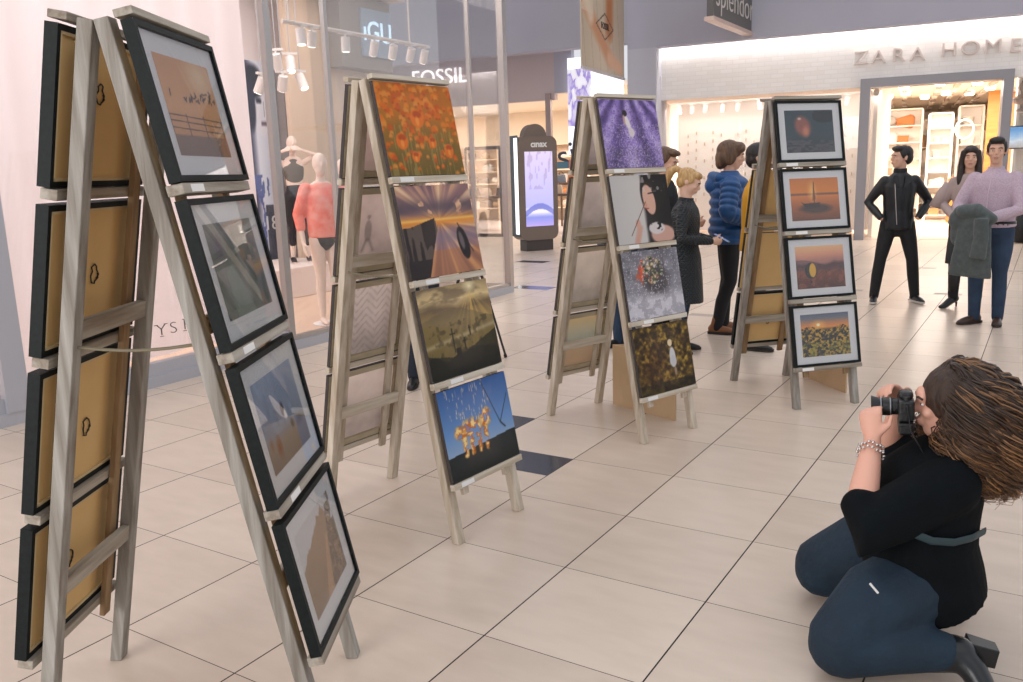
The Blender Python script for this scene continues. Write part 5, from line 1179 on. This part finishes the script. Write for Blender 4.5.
# coat hanging over his arm
COAT = mat('grey_green_wool', (84, 92, 92), .9, noise=((25, 25, 25), (70, 78, 78), .2), sheen=.2)
cpos = Wl(-.13, -.34, 0); ct = thing('folded_coat', 'grey green coat draped over the forearm of the person in lilac shirt', 'coat', (cpos.x, cpos.y, .55), 0)
q = MB()
for (a_, r_) in (([(-.22, -.3, 1.0), (-.15, -.36, 1.08), (-.02, -.4, 1.1), (.1, -.38, 1.03)], [(.06, .08), (.08, .1), (.075, .09), (.05, .07)]),):
    q.loft([Wl(*p_) for p_ in a_], [(x_ * k, y_ * k) for x_, y_ in r_], n=14, caps='round')
UPX = Vector((math.cos(-.78), math.sin(-.78), 0))
q.loft([Wl(-.03, -.4, 1.08), Wl(-.03, -.41, .85), Wl(-.04, -.41, .65), Wl(-.05, -.4, .5)], [(.13 * k, .055 * k), (.15 * k, .05 * k), (.175 * k, .045 * k), (.19 * k, .04 * k)], n=22, up=UPX)
q.loft([Wl(.04, -.47, 1.04), Wl(.05, -.475, .85), Wl(.03, -.47, .68)], [(.06 * k, .035 * k), (.065 * k, .03 * k), (.07 * k, .028 * k)], n=12, up=UPX)
q.ell(Wl(-.18, -.36, 1.02), (.09, .08, .1)); q.ell(Wl(-.1, -.4, 1.1), (.1, .08, .07)); q.ell(Wl(-.2, -.36, .9), (.05, .05, .12))
fused('coat_cloth', q, COAT, ct, .011, 3, world=True)
# woman behind him
BEI = mat('dusty_beige_blouse', (172, 154, 150), .8); p = fl(958, 311)
wm, Ww, k = person('person', 'person with long dark hair and beige ruffled sleeve beside the lilac shirt', (p.x + .13, p.y + .2, 0), -.75, 1.70,
    pose(ankleL=(-.08, -.02, .13), ankleR=(.14, .08, .13), kneeL=(-.08, -.04, .52), kneeR=(.1, 0, .52), elbowR=(.24, .05, 1.16), elbowL=(-.25, .0, 1.14), wristR=(.12, -.2, 1.05), wristL=(-.08, -.22, 1.02), toeL=(-.45, -1, 0)),
    BEI, BTR, BBOOT, hair='long', hairm=HDK, head_yaw=.3, build=.9, heel=True, topname='blouse', hidden=(('hand', 1), ('hand', -1)))
q = MB(); q.loft([Ww(-.2, 0, 1.36), Ww(-.27, .0, 1.22), Ww(-.31, -.02, 1.1)], [(.05, .055), (.068, .065), (.085, .075)], n=18, up=(1, 0, 0)); q.build('ruffled_sleeve', BEI, wm, world=True, smooth=True)
q = MB(); q.loft([Ww(0, 0, .5), Ww(0, 0, .7), Ww(0, 0, 1.0)], [(.19, .14), (.18, .135), (.15, .12)], n=20, up=(1, 0, 0)); q.build('skirt', mat('charcoal_skirt', (54, 58, 60), .85), wm, world=True, smooth=True)
for s_ in ('ankleL', 'ankleR'):
    x, y, z = dict(ankleL=(-.08, -.02, .13), ankleR=(.14, .08, .13))[s_]; q = MB(); q.loft([Ww(x, y, .12), Ww(x, y - .01, .3), Ww(x, y - .02, .46)], [.045, .056, .06], n=14); q.build('boot_shaft', BBOOT, wm, world=True, smooth=True)
# bag at right edge
p = fl(1021, 243); bp_ = thing('backpack', 'black backpack standing at the right edge near the display shelves', 'backpack', p, .4)
q = MB(); q.loft([(0, 0, .02), (0, 0, .3), (0, 0, .52), (0, 0, .62)], [(.17, .11), (.18, .12), (.15, .1), (.06, .05)], n=16, up=(1, 0, 0), caps=True); q.build('bag_body', BLK, bp_, smooth=True)
q = MB(); q.ell((0, -.12, .22), (.12, .04, .14)); q.build('pocket', mat('charcoal_nylon', (38, 40, 44), .6), bp_, smooth=True)
q = MB(); q.loft([(.05 * math.cos(PI * j / 8), 0, .6 + .06 * math.sin(PI * j / 8)) for j in range(9)], .009, n=6); q.build('handle', BLK, bp_)
# blonde woman in quilted coat
QUI = bpy.data.materials.new('black_quilted_coat'); QUI.use_nodes = True; nt = QUI.node_tree; b = nt.nodes['Principled BSDF']; b.inputs['Base Color'].default_value = (*lin((34, 42, 48)), 1); b.inputs['Roughness'].default_value = .45
tc = nt.nodes.new('ShaderNodeTexCoord'); hs = []
for sx in (1, -1):
    wv_ = nt.nodes.new('ShaderNodeTexWave'); wv_.inputs['Scale'].default_value = 14; mp = nt.nodes.new('ShaderNodeMapping'); mp.inputs['Rotation'].default_value = (0, sx * .8, .5)
    nt.links.new(tc.outputs['Object'], mp.inputs[0]); nt.links.new(mp.outputs[0], wv_.inputs['Vector']); hs.append(wv_.outputs['Fac'])
mn = nt.nodes.new('ShaderNodeMath'); mn.operation = 'MINIMUM'; nt.links.new(hs[0], mn.inputs[0]); nt.links.new(hs[1], mn.inputs[1]); bu = nt.nodes.new('ShaderNodeBump'); bu.inputs['Strength'].default_value = .8; bu.inputs['Distance'].default_value = .02
nt.links.new(mn.outputs[0], bu.inputs['Height']); nt.links.new(bu.outputs[0], b.inputs['Normal'])
p = fl(690, 351)
bw, Wb, k = person('person', 'person with blonde ponytail and quilted knee length coat looking down at a phone', (p.x - .07, p.y, 0), 1.25, 1.57,
    pose(ankleR=(.08, .03, .08), ankleL=(-.12, .08, .08), elbowR=(.25, .0, 1.12), elbowL=(-.25, -.02, 1.12), wristR=(.11, -.27, 1.08), wristL=(-.07, -.28, 1.08), toeR=(.1, -1, 0), pnR=(-1, 0, .3), pnL=(1, 0, .3), curl=.7),
    QUI, JEAN, BLK, hair='ponytail', hairm=HBLD, skin=SKIN2, head_pitch=.42, coat=.5, build=1.12, topname='quilted_coat', collar=QUI, lean=.05)
def phone(W_, where, who):
    c = W_(*where); t = thing('mobile_phone', 'dark mobile phone in the hands of the %s' % who, 'phone', c, 0)
    q = MB(); q.box((0, 0, 0), (.075, .15, .009), M=Matrix.Rotation(1.1, 3, 'Z') @ Matrix.Rotation(.5, 3, 'X')); q.build('phone_body', BLK, t, bevel=.003)
    q = MB(); q.box((0, 0, .005), (.066, .135, .003), M=Matrix.Rotation(1.1, 3, 'Z') @ Matrix.Rotation(.5, 3, 'X')); q.build('screen', mat('phone_screen', (120, 140, 180), .1, emit=(150, 170, 210), estr=.3), t)
phone(Wb, (.02, -.36, 1.1), 'person with the blonde ponytail')
# man behind her
p = at(664, 300, 8.0); DKC = mat('near_black_coat', (30, 34, 38), .8)
mb_, Wx, k = person('person', 'person with short brown hair and dark coat standing behind the blonde ponytail', (p.x, p.y, 0), 1.0, 1.76,
    pose(elbowR=(.25, .0, 1.12), elbowL=(-.25, -.02, 1.12), wristR=(.12, -.27, 1.08), wristL=(-.08, -.28, 1.08), curl=.6, pnR=(-1, 0, .3), pnL=(1, 0, .3)), DKC, BTR, BLK, hair='short', hairm=HBRN, head_pitch=.3, coat=.7, build=.95, topname='coat')
# blue puffer
PUF = mat('blue_puffer_jacket', (20, 76, 132), .5, sheen=.1, bump=((12, 12, 12), .3)); p = fl(727, 333)
bj, Wj, k = person('person', 'person in bright blue hooded puffer jacket seen in profile beside the farthest easel', (p.x + .01, p.y + .05, 0), 1.42, 1.80,
    pose(ankleR=(.1, .02, .08), ankleL=(-.1, .1, .08), elbowR=(.26, .06, 1.13), elbowL=(-.27, .04, 1.13), wristR=(.18, -.2, 1.06), wristL=(-.16, -.2, 1.04)),
    PUF, BTR, mat('tan_brown_shoe', (134, 86, 52), .5), hair='mop', hairm=HBRN, coat=.84, build=1.0, puffy=1, head_pitch=.15, topname='puffer_jacket', hidden=(('hand', 1), ('hand', -1)), sleeve_r=1.1)
q = MB(); q.loft([Wj(-.11, .03, 1.42), Wj(-.11, .1, 1.44), Wj(0, .15, 1.45), Wj(.11, .1, 1.44), Wj(.11, .03, 1.42)], [.035, .05, .055, .05, .035], n=14, caps='round'); q.ell(Wj(0, .1, 1.37), (.13, .1, .1)); fused('hood', q, PUF, bj, .012, 3, world=True)
# yellow jacket behind the far easel
YEL = mat('mustard_jacket', (206, 150, 28), .7); p = fl(762, 349)
yj, Wy, k = person('person', 'person with black hair and mustard jacket mostly hidden behind the farthest easel', (p.x - .05, p.y + .05, 0), 1.2, 1.76, pose(toeR=(.6, -1, 0)), YEL, BTR, BBOOT, hair='short', hairm=HBLK, topname='jacket', collar=YEL, build=1.08)
# hidden visitors behind easels two and three
p = fl(613, 349)
hv, Wh, k = person('person', 'person in jeans mostly hidden behind the lavender easel, only legs and dark shoe visible', (p.x + .1, p.y, 0), -.9, 1.62, pose(), mat('slate_jumper', (70, 76, 92), .8), JEAN, BLK, hair='short', hairm=HBRN, topname='jumper', build=.9)
p = fl(427, 388)
hv2, Wh2, k = person('person', 'person in dark navy clothes standing hidden behind the poppy easel', (p.x - .03, p.y + .1, 0), .2, 1.62, pose(kneeR=(.08, 0, .5), kneeL=(-.08, 0, .5), ankleR=(.08, .02, .08), ankleL=(-.08, .02, .08), elbowR=(.2, .0, 1.12), elbowL=(-.2, .0, 1.12), wristR=(.12, -.14, 1.0), wristL=(-.12, -.14, 1.0)), mat('navy_top', (28, 36, 52), .8), mat('navy_trousers', (26, 34, 48), .8), BLK, hair='short', hairm=HBLK, topname='jumper', build=.85)
# tripod behind it
a_ = fl(506, 358); apex = a_ + Vector((-.28, .22, 1.05)); tp = thing('camera_tripod', 'dark tripod with one leg showing right of the poppy easel', 'tripod', (apex.x, apex.y, 0))
for k_ in range(3):
    f = a_ if k_ == 0 else Vector((apex.x, apex.y, 0)) + Matrix.Rotation(2.094 * k_, 3, 'Z') @ (a_ - Vector((apex.x, apex.y, 0)))
    q = MB(); q.loft([apex, apex.lerp(f, .55)], .014, n=10); q.loft([apex.lerp(f, .5), f + V(0, 0, .01)], .01, n=10); lg = q.build('leg', BLK, tp, world=True); q = MB(); q.loft([f + V(0, 0, .004), f + (apex - f) * .03], .014, n=10); q.build('rubber_foot', mat('rubber', (16, 16, 16), .8), lg, world=True)
q = MB(); q.loft([apex - V(0, 0, .12), apex + V(0, 0, .06)], .022, n=12); q.build('centre_column', BLK, tp, world=True)

# ---- mannequins in the window
MQ = mat('cream_mannequin', (236, 212, 196), .35)
def mannequin(label, base, face, H, J, parts_fn, yaw=0):
    t = thing('mannequin', label, 'mannequin', base, face, 'mannequins in the shop window'); k = H / 1.75
    W = lambda x, y, z: Vector((x * k, y * k, z * k)); b = MB(); c = W(0, -.01, 1.64)
    Rz = Matrix.Rotation(yaw, 3, 'Z')
    b.ell(c + V(0, 0, .02), (.075 * k, .092 * k, .105 * k)); b.ell(c + Rz @ (V(0, -.02, -.04) * k), (.058 * k, .066 * k, .08 * k)); b.ell(c + Rz @ (V(0, -.09, -.0) * k), (.012, .014, .03))
    limb(b, [W(0, 0, 1.4), W(0, 0, 1.5), c], [.055 * k, .044 * k, .046 * k])
    tor = [(.88, .15, .105), (.98, .14, .1), (1.08, .11, .085), (1.22, .13, .1), (1.36, .15, .09), (1.43, .12, .06)]
    limb(b, [W(0, 0, z) for z, _, _ in tor], [(rx * k, ry * k) for _, rx, ry in tor], up=(1, 0, 0))
    for s_, n_ in ((1, 'R'), (-1, 'L')):
        sh = W(s_ * .165, 0, 1.4); el, wr, kn, an = [W(*J[q_ + n_]) for q_ in ('elbow', 'wrist', 'knee', 'ankle')]
        limb(b, [sh, el, wr], [.045 * k, .035 * k, .024 * k]); hand_shapes(b, wr, wr - el, V(-s_, 0, 0), k, .2, side=-s_)
        limb(b, [W(s_ * .085, 0, .88), W(s_ * .085, 0, .88).lerp(kn, .5), kn, kn.lerp(an, .35) + W(0, .02, 0), an], [.085 * k, .075 * k, .052 * k, .052 * k, .033 * k])
        limb(b, [an + W(0, .02, -.04), an + W(0, -.07, -.05), an + W(0, -.16, -.062)], [(.03 * k, .03 * k), (.036 * k, .026 * k), (.03 * k, .014 * k)], up=(1, 0, 0))
    fused('figure', b, MQ, t, .009, 3); parts_fn(t, W, k); return t
CORAL = mat('coral_sweater', (248, 124, 106), .75, noise=((9, 9, 9), (252, 166, 150), .12)); BLKU = mat('black_underwear', (28, 26, 30), .6)
def wear_sweater(J):
    def f(t, W, k):
        q = MB(); prof = [(.9, .165, .12), (1.0, .172, .125), (1.2, .17, .125), (1.34, .175, .115), (1.42, .14, .085), (1.46, .085, .07)]
        q.loft([W(0, 0, z) for z, _, _ in prof], [(a_ * k, b__ * k) for _, a_, b__ in prof], n=22, up=(1, 0, 0))
        for s_, n_ in ((1, 'R'), (-1, 'L')): e_ = W(*J['elbow' + n_]); w_ = W(*J['wrist' + n_]); limb(q, [W(s_ * .165, 0, 1.4), e_, e_.lerp(w_, .45)], [.068 * k, .062 * k, .05 * k])
        fused('sweater', q, CORAL, t, .011, 3)
        q = MB(); limb(q, [W(0, 0, .94), W(0, 0, .87)], [(.158 * k, .115 * k), (.14 * k, .112 * k)], up=(1, 0, 0)); fused('briefs', q, BLKU, t, .011, 2)
        q = MB(); q.lathe((0, 0, -.012), [(.0, 0), (.19, 0), (.19, .01), (0, .012)], 28); q.build('stand', mat('white_stand', (236, 230, 226), .4), t)
    return f
J1 = dict(elbowR=(.25, .03, 1.14), wristR=(.26, -.03, .88), elbowL=(-.25, .03, 1.14), wristL=(-.24, -.06, .86), kneeR=(.08, -.03, .48), ankleR=(.1, .02, .075), kneeL=(-.07, -.0, .48), ankleL=(-.08, .0, .075))
pm = fl(331, 322, .065)
mannequin('cream mannequin in coral sweater with bare legs nearest the shop glass', pm, .5, 1.78, J1, wear_sweater(J1))
mannequin('cream mannequin in coral sweater partly hidden behind the poppy easel', fl(352, 306, .065), .9, 1.74, J1, wear_sweater(J1))
J2 = dict(elbowR=(.3, -.06, 1.5), wristR=(.1, -.16, 1.56), elbowL=(-.3, -.06, 1.5), wristL=(-.12, -.14, 1.56), kneeR=(.09, -.04, .48), ankleR=(.13, .05, .075), kneeL=(-.08, .0, .48), ankleL=(-.1, .02, .075))
def wear_sport(t, W, k):
    q = MB(); limb(q, [W(0, 0, 1.04), W(0, 0, .93), W(0, 0, .88)], [(.125 * k, .1 * k), (.16 * k, .12 * k), (.15 * k, .115 * k)], up=(1, 0, 0))
    for s_, n_ in ((1, 'R'), (-1, 'L')): kn, an = W(*J2['knee' + n_]), W(*J2['ankle' + n_]); limb(q, [W(s_ * .085, 0, .88), W(s_ * .085, 0, .88).lerp(kn, .5), kn, kn.lerp(an, .5)], [.09 * k, .08 * k, .058 * k, .054 * k])
    fused('leggings', q, mat('black_leggings', (30, 28, 34), .5), t, .01, 3)
    q = MB(); prof = [(1.16, .12, .1), (1.24, .14, .112), (1.34, .145, .105), (1.4, .1, .075)]; limb(q, [W(0, 0, z) for z, _, _ in prof], [(a_ * k, b__ * k) for _, a_, b__ in prof], up=(1, 0, 0)); fused('sports_top', q, mat('olive_sports_top', (104, 98, 88), .7), t, .01, 2)
    for n_ in ('R', 'L'):
        an = W(*J2['ankle' + n_]); q = MB(); limb(q, [an + W(0, .04, -.03), an + W(0, -.05, -.035), an + W(0, -.15, -.05)], [(.042 * k, .045 * k), (.042 * k, .036 * k), (.036 * k, .022 * k)], up=(1, 0, 0)); fused('trainer', q, mat('black_trainer', (36, 34, 40), .5), t, .009, 2)
mannequin('cream mannequin in olive top and black leggings, arms raised, on the platform', at(301, 262, 12.0), .35, 1.72, J2, wear_sport)

# ================================================================== KNEELING PHOTOGRAPHER
ph = thing('person', 'kneeling person with long curly brown hair, black top and jeans, aiming a camera', 'person', (1.25, 2.55, 0), 0)
Dv = V(-.96, .28, 0).normalized(); Rv = V(.28, .96, 0).normalized()
hd = V(1.405, 2.63, .825); fd = V(-.93, .37, -.06).normalized(); ha = math.atan2(-.93, -.37)
RH = Matrix.Rotation(ha, 3, 'Z') @ Matrix.Rotation(.08, 3, 'X')
sN, sF = V(1.31, 2.47, .60), V(1.42, 2.80, .62); eN, eF = V(1.035, 2.42, .50), V(1.36, 2.98, .50); wN, wF = V(1.165, 2.645, .705), V(1.325, 2.79, .80)
K1, K2 = V(1.005, 2.43, .105), V(1.13, 2.93, .11); A1, A2 = V(1.29, 2.35, .125), V(1.47, 2.86, .12); h1, h2 = V(1.27, 2.51, .27), V(1.36, 2.76, .28)
b = MB(); head_shapes(b, hd, RH, .98); limb(b, [V(1.42, 2.65, .62), V(1.42, 2.65, .72), hd - fd * .02], [.07, .055, .055])
limb(b, [V(1.33, 2.62, .30), V(1.31, 2.62, .42), V(1.36, 2.64, .58), V(1.41, 2.65, .66)], [(.12, .1), (.12, .1), (.14, .1), (.08, .07)], up=Rv)
for s_, e_, w_ in ((sN, eN, wN), (sF, eF, wF)): limb(b, [s_, e_, e_.lerp(w_, .35), e_.lerp(w_, .7), w_], [.055, .05, .047, .038, .027])
for h_, k_, a_ in ((h1, K1, A1), (h2, K2, A2)): limb(b, [h_, k_ + V(.02, 0, 0), a_], [.08, .06, .04])
hand_shapes(b, wN, V(-.05, .25, 1), V(.5, .8, .15), .95, curl=.95, side=-1, thumb=.5)
hand_shapes(b, wF, V(-.6, -.2, .45), V(.1, -.5, -.8), .92, curl=.75, side=1, thumb=.6)
fused('body', b, mat('warm_skin', (222, 168, 146), .5), ph, .0065, 3, world=True)
face_parts(ph, hd, RH, .98, HDK)
TOPM = mat('black_knit_top', (10, 16, 20), .9, noise=((14, 14, 14), (7, 11, 15), .2), bump=((9, 9, 9), .5))
q = MB()
q.loft([V(1.375, 2.60, .175), V(1.345, 2.61, .25), V(1.315, 2.62, .37), V(1.325, 2.625, .48), V(1.365, 2.635, .57), V(1.405, 2.645, .645), V(1.42, 2.65, .69)],
       [(.232, .165), (.245, .18), (.235, .18), (.215, .175), (.205, .155), (.14, .11), (.075, .075)], n=30, up=Rv)
q.ell(V(1.25, 2.66, .48), (.12, .17, .11))
for s_, e_, w_ in ((sN, eN, wN), (sF, eF, wF)):
    limb(q, [s_ + V(.03, .02, 0), s_.lerp(e_, .5) + V(0, 0, -.01), e_ + V(.005, 0, -.01), e_.lerp(w_, .22)], [.095, .09, .082, .064])
TOPM.node_tree.nodes['Principled BSDF'].inputs['Specular IOR Level'].default_value = .15
fused('knit_top', q, TOPM, ph, .009, 4, world=True)
JN2 = mat('dark_teal_jeans', (16, 42, 60), .8, noise=((9, 9, 9), (11, 32, 48), .22), bump=((50, 50, 50), .25))
q = MB()
for h_, k_, a_ in ((h1, K1, A1), (h2, K2, A2)):
    mid = h_.lerp(k_, .5) + V(0, 0, .035); cal = k_.lerp(a_, .5) + V(0, 0, .01)
    limb(q, [h_ + V(.0, 0, -.0), mid, k_ + V(.0, 0, .03)], [.13, .135, .1]); limb(q, [k_, cal, a_ + V(-.01, 0, 0)], [.1, .088, .062]); q.ell(k_ + V(.0, 0, .01), (.1, .1, .105))
q.ell(V(1.33, 2.63, .24), (.14, .2, .12))
fused('jeans', q, JN2, ph, .01, 4, world=True)
BT2 = mat('black_ankle_boot', (18, 24, 28), .28)
for a_, nm in ((A1, 1), (A2, 2)):
    toe = a_ + V(.035, -.06, -.10) ; q = MB()
    limb(q, [a_ + Dv * .05 + V(0, 0, -.01), a_ - Dv * .035 + V(0, 0, -.005)], [.062, .056]); limb(q, [a_ - Dv * .03, a_ - Dv * .065 + V(0, -.03, -.035), a_ - Dv * .08 + V(0, -.07, -.075)], [(.052, .045), (.05, .042), (.045, .035)], up=Rv)
    o = fused('ankle_boot', q, BT2, ph, .007, 3, world=True)
    hb = a_ - Dv * .07 + V(0, .03, .0); M3 = Matrix((-Dv, Rv, V(0, 0, 1))).transposed() @ Matrix.Rotation(.16, 3, 'Y')
    q = MB(); q.hexa([hb + M3 @ V(*p_) for p_ in ((0, -.034, -.03), (.085, -.028, -.03), (.085, .028, -.03), (0, .034, -.03), (0, -.034, .035), (.085, -.028, .03), (.085, .028, .03), (0, .034, .035))])
    q.build('block_heel', BT2, o, world=True, bevel=.003)
q = MB(); q.loft([at(870, 583.5, 2.352), at(878, 593, 2.348)], .0035, n=6); q.build('white_drawcord_tip', CARD, ph, world=True)
STR = mat('dark_strap_webbing', (34, 56, 62), .6)
q = MB(); q.loft([at(897, 521, 2.40), at(912, 533, 2.385), at(932, 541, 2.375), at(954, 542.5, 2.385), at(972, 538, 2.42), at(985, 531, 2.48)], [(.004, .013)] * 6, n=10, up=Rv); q.build('cross_strap', STR, ph, world=True, smooth=True)
SILV = mat('silver_chain', (206, 200, 196), .25, .9)
for off, rr in ((.0, .036), (.022, .04)):
    c_ = wN.lerp(eN, .1 + off * 3); ax = (wN - eN).normalized(); u_ = ax.orthogonal().normalized(); v_ = ax.cross(u_); q = MB()
    for j in range(18):
        a0 = 2 * PI * j / 18; p_ = c_ + (u_ * math.cos(a0) + v_ * math.sin(a0)) * rr + ax * .004 * math.sin(5 * a0); q.ell(p_, (.0062, .0062, .0045), n=8, k=6)
    q.build('bracelet', SILV, ph, world=True, smooth=True)
# hair: core mass plus curls
hc_ = hd + V(.062, -.015, -.055); ax3 = (V(.135, .16, .19))
q = MB(); q.ell(hd + V(.014, -.005, .03), (.105, .105, .105)); q.ell(hc_ + V(.03, 0, -.01), (.11, .13, .155)); q.ell(hc_ + V(.075, -.0, -.1), (.09, .12, .11)); q.ell(hd + V(-.03, -.085, -.04), (.04, .025, .1))
ho = fused('hair', q, mat('hair_core', (66, 46, 33), .6, noise=((40, 40, 12), (44, 31, 24), .2), bump=((50, 50, 14), .8)), ph, .009, 2, world=True)
def curls(n, seed):
    r = np.random.default_rng(seed); vs = []; fs = []; cols = []; inv = np.array(ROOT[ph.name].inverted()); base = 0; ns = 30; sides = 4
    fang = math.atan2(fd.y, fd.x)
    for i in range(n):
        if i % 15 == 0:
            while True:
                lp = r.uniform(-PI, PI); d_ = abs((lp - fang + PI) % (2 * PI) - PI)
                if d_ > .8 or r.random() < .3: break
            nearf = d_ < 1.15
            L0 = r.uniform(.02, .35) if (i // 15) % 3 else r.uniform(.3, 1.2); L1 = r.uniform(2.05, 2.8) if not nearf else r.uniform(1.9, 2.4)
            la = r.uniform(.02, .034); lf = r.uniform(2.6, 4.4)
            if d_ <= .8: L0 = r.uniform(.02, .2); L1 = r.uniform(.8, 1.02); la = .006; lf = 1.; lph = r.uniform(0, 6.28); lr = r.uniform(.92, 1.04); lt = r.uniform(0, 1); ld = r.uniform(-.45, .45)
        ph0 = lp + r.normal(0, .07); t0 = L0 + r.normal(0, .05); t1 = L1 + r.normal(0, .1)
        amp = la * r.uniform(.7, 1.3); fr_ = lf + r.normal(0, .06); p0 = lph + r.normal(0, .16); rad0 = lr + r.normal(0, .018); wdt = r.uniform(.0013, .0027); tone = np.clip(lt + r.normal(0, .18), 0, 1); drift = ld + r.normal(0, .04)
        t0 = max(.01, t0)
        P = []
        for k in range(ns):
            f = k / (ns - 1); th = t0 + (t1 - t0) * f; az = ph0 + drift * f
            wob = amp * (.3 + 1.6 * f); ph_ = p0 + fr_ * 2 * PI * f
            rr = rad0 + .12 * f * f
            c = np.array(hd if th < .8 else hc_) * 0 + (np.array(hd + V(.01, 0, .03)) * (1 - min(1, th / 1.4)) + np.array(hc_ + V(.03, 0, -.02)) * min(1, th / 1.4))
            a3 = np.array([.112, .112, .112]) * (1 - min(1, th / 1.5)) + np.array([.145, .16, .2]) * min(1, th / 1.5)
            dirv = np.array([math.sin(th) * math.cos(az), math.sin(th) * math.sin(az), math.cos(th)])
            tang = np.array([-math.sin(az), math.cos(az), 0])
            P.append(c + a3 * dirv * rr + tang * wob * math.sin(ph_) + dirv * wob * .7 * math.cos(ph_))
        P = np.array(P); T = np.gradient(P, axis=0); T /= np.linalg.norm(T, axis=1)[:, None] + 1e-9
        A = np.cross(T, [0, 0, 1.]); A /= np.linalg.norm(A, axis=1)[:, None] + 1e-9; B = np.cross(T, A)
        for k in range(ns):
            f = k / (ns - 1); w_ = wdt * (1 - .75 * f * f) * 1.3
            for s_ in range(sides):
                an = 2 * PI * s_ / sides; vs.append(P[k] + (A[k] * math.cos(an) + B[k] * math.sin(an)) * w_)
            dark = np.array([44, 31, 23]); gold = np.array([188, 132, 78]); mid_ = np.array([80, 55, 37])
            g_ = np.clip((f - .45) * 1.4, 0, 1) * (.15 + .7 * tone); cc = (dark * (1 - tone * .5) + mid_ * tone * .5) * (1 - g_) + gold * g_
            if tone > .86: cc = cc * .5 + np.array([196, 144, 92]) * .5
            cols += [cc] * sides
        for k in range(ns - 1):
            for s_ in range(sides):
                s2 = (s_ + 1) % sides; fs.append((base + k * sides + s_, base + k * sides + s2, base + (k + 1) * sides + s2, base + (k + 1) * sides + s_))
        base += ns * sides
    vs = np.array(vs); vs = vs @ inv[:3, :3].T + inv[:3, 3]
    me = bpy.data.meshes.new('curl_strands'); me.from_pydata(vs.tolist(), [], fs); me.materials.append(HAIRM)
    a = me.color_attributes.new('ink', 'FLOAT_COLOR', 'POINT'); cl = np.array(cols) / 255; cl = np.where(cl <= .04045, cl / 12.92, ((cl + .055) / 1.055) ** 2.4)
    a.data.foreach_set('color', np.concatenate([cl, np.ones((len(cl), 1))], 1).ravel().astype(np.float32)); me.polygons.foreach_set('use_smooth', [True] * len(me.polygons))
    o = bpy.data.objects.new('curl_strands', me); COL.objects.link(o); o.parent = ho; o['kind'] = 'stuff'
curls(2550, 4)
# the camera in her hands
KS = .8; cc = hd + fd * .132 + V(0, 0, -.012); cam_t = thing('camera', 'black camera with zoom lens held to the eye by the kneeling person', 'camera', cc[:], 0)
zc = V(0, 0, 1); rc = fd.cross(zc).normalized(); zc = rc.cross(fd).normalized(); CB = mat('black_camera_body', (22, 24, 27), .4, bump=((90, 90, 90), .2)); M3 = Matrix((fd, rc, zc)).transposed()
def cbx(mb, f0, f1, r0, r1, z0, z1): c_ = cc + (fd * (f0 + f1) / 2 + rc * (r0 + r1) / 2 + zc * (z0 + z1) / 2) * KS; mb.box(c_, ((f1 - f0) * KS, (r1 - r0) * KS, (z1 - z0) * KS), M=M3); return mb
q = MB(); cbx(q, -.03, .03, -.07, .07, -.05, .04); q.build('camera_body', CB, cam_t, world=True, bevel=.008)
q = MB(); cbx(q, -.028, .026, -.032, .032, .035, .068); q.build('viewfinder_hump', CB, cam_t, world=True, bevel=.01)
q = MB(); cbx(q, -.028, .03, -.066, .066, -.105, -.052); q.build('battery_grip', CB, cam_t, world=True, bevel=.008)
q = MB(); q.loft([cc + fd * .022, cc + fd * .04, cc + fd * .042, cc + fd * .07, cc + fd * .072, cc + fd * .085], [.027, .027, .03, .03, .027, .027], n=24); q.build('lens', CB, cam_t, world=True, smooth=False)
q = MB(); q.loft([cc + fd * .082, cc + fd * .104], [.029, .036], n=24, caps=False); q.loft([cc + fd * .103, cc + fd * .082], [.034, .026], n=24, caps=False); q.build('lens_hood', BLK, cam_t, world=True)
q = MB(); q.loft([cc + fd * .073, cc + fd * .076], .0305, n=24); q.loft([cc + fd * .045, cc + fd * .048], .0308, n=24); q.build('lens_ring', mat('grey_ring', (150, 152, 156), .4, .5), cam_t, world=True)
for o_, r_, h_ in ((-.038, .011, .01), (.04, .009, .01)): q = MB(); q.loft([cc + rc * o_ + zc * .03, cc + rc * o_ + zc * (.033 + h_)], r_, n=16); q.build('dial', BLK, cam_t, world=True)
q = MB(); q.loft([cc - rc * .058 + zc * .02, cc - rc * .075 - zc * .06 - fd * .01, cc - rc * .09 - zc * .14 - fd * .05, hd + V(.0, -.11, -.2)], [(.002, .014)] * 4, n=8, up=fd); q.build('neck_strap', BLK, cam_t, world=True, smooth=True)
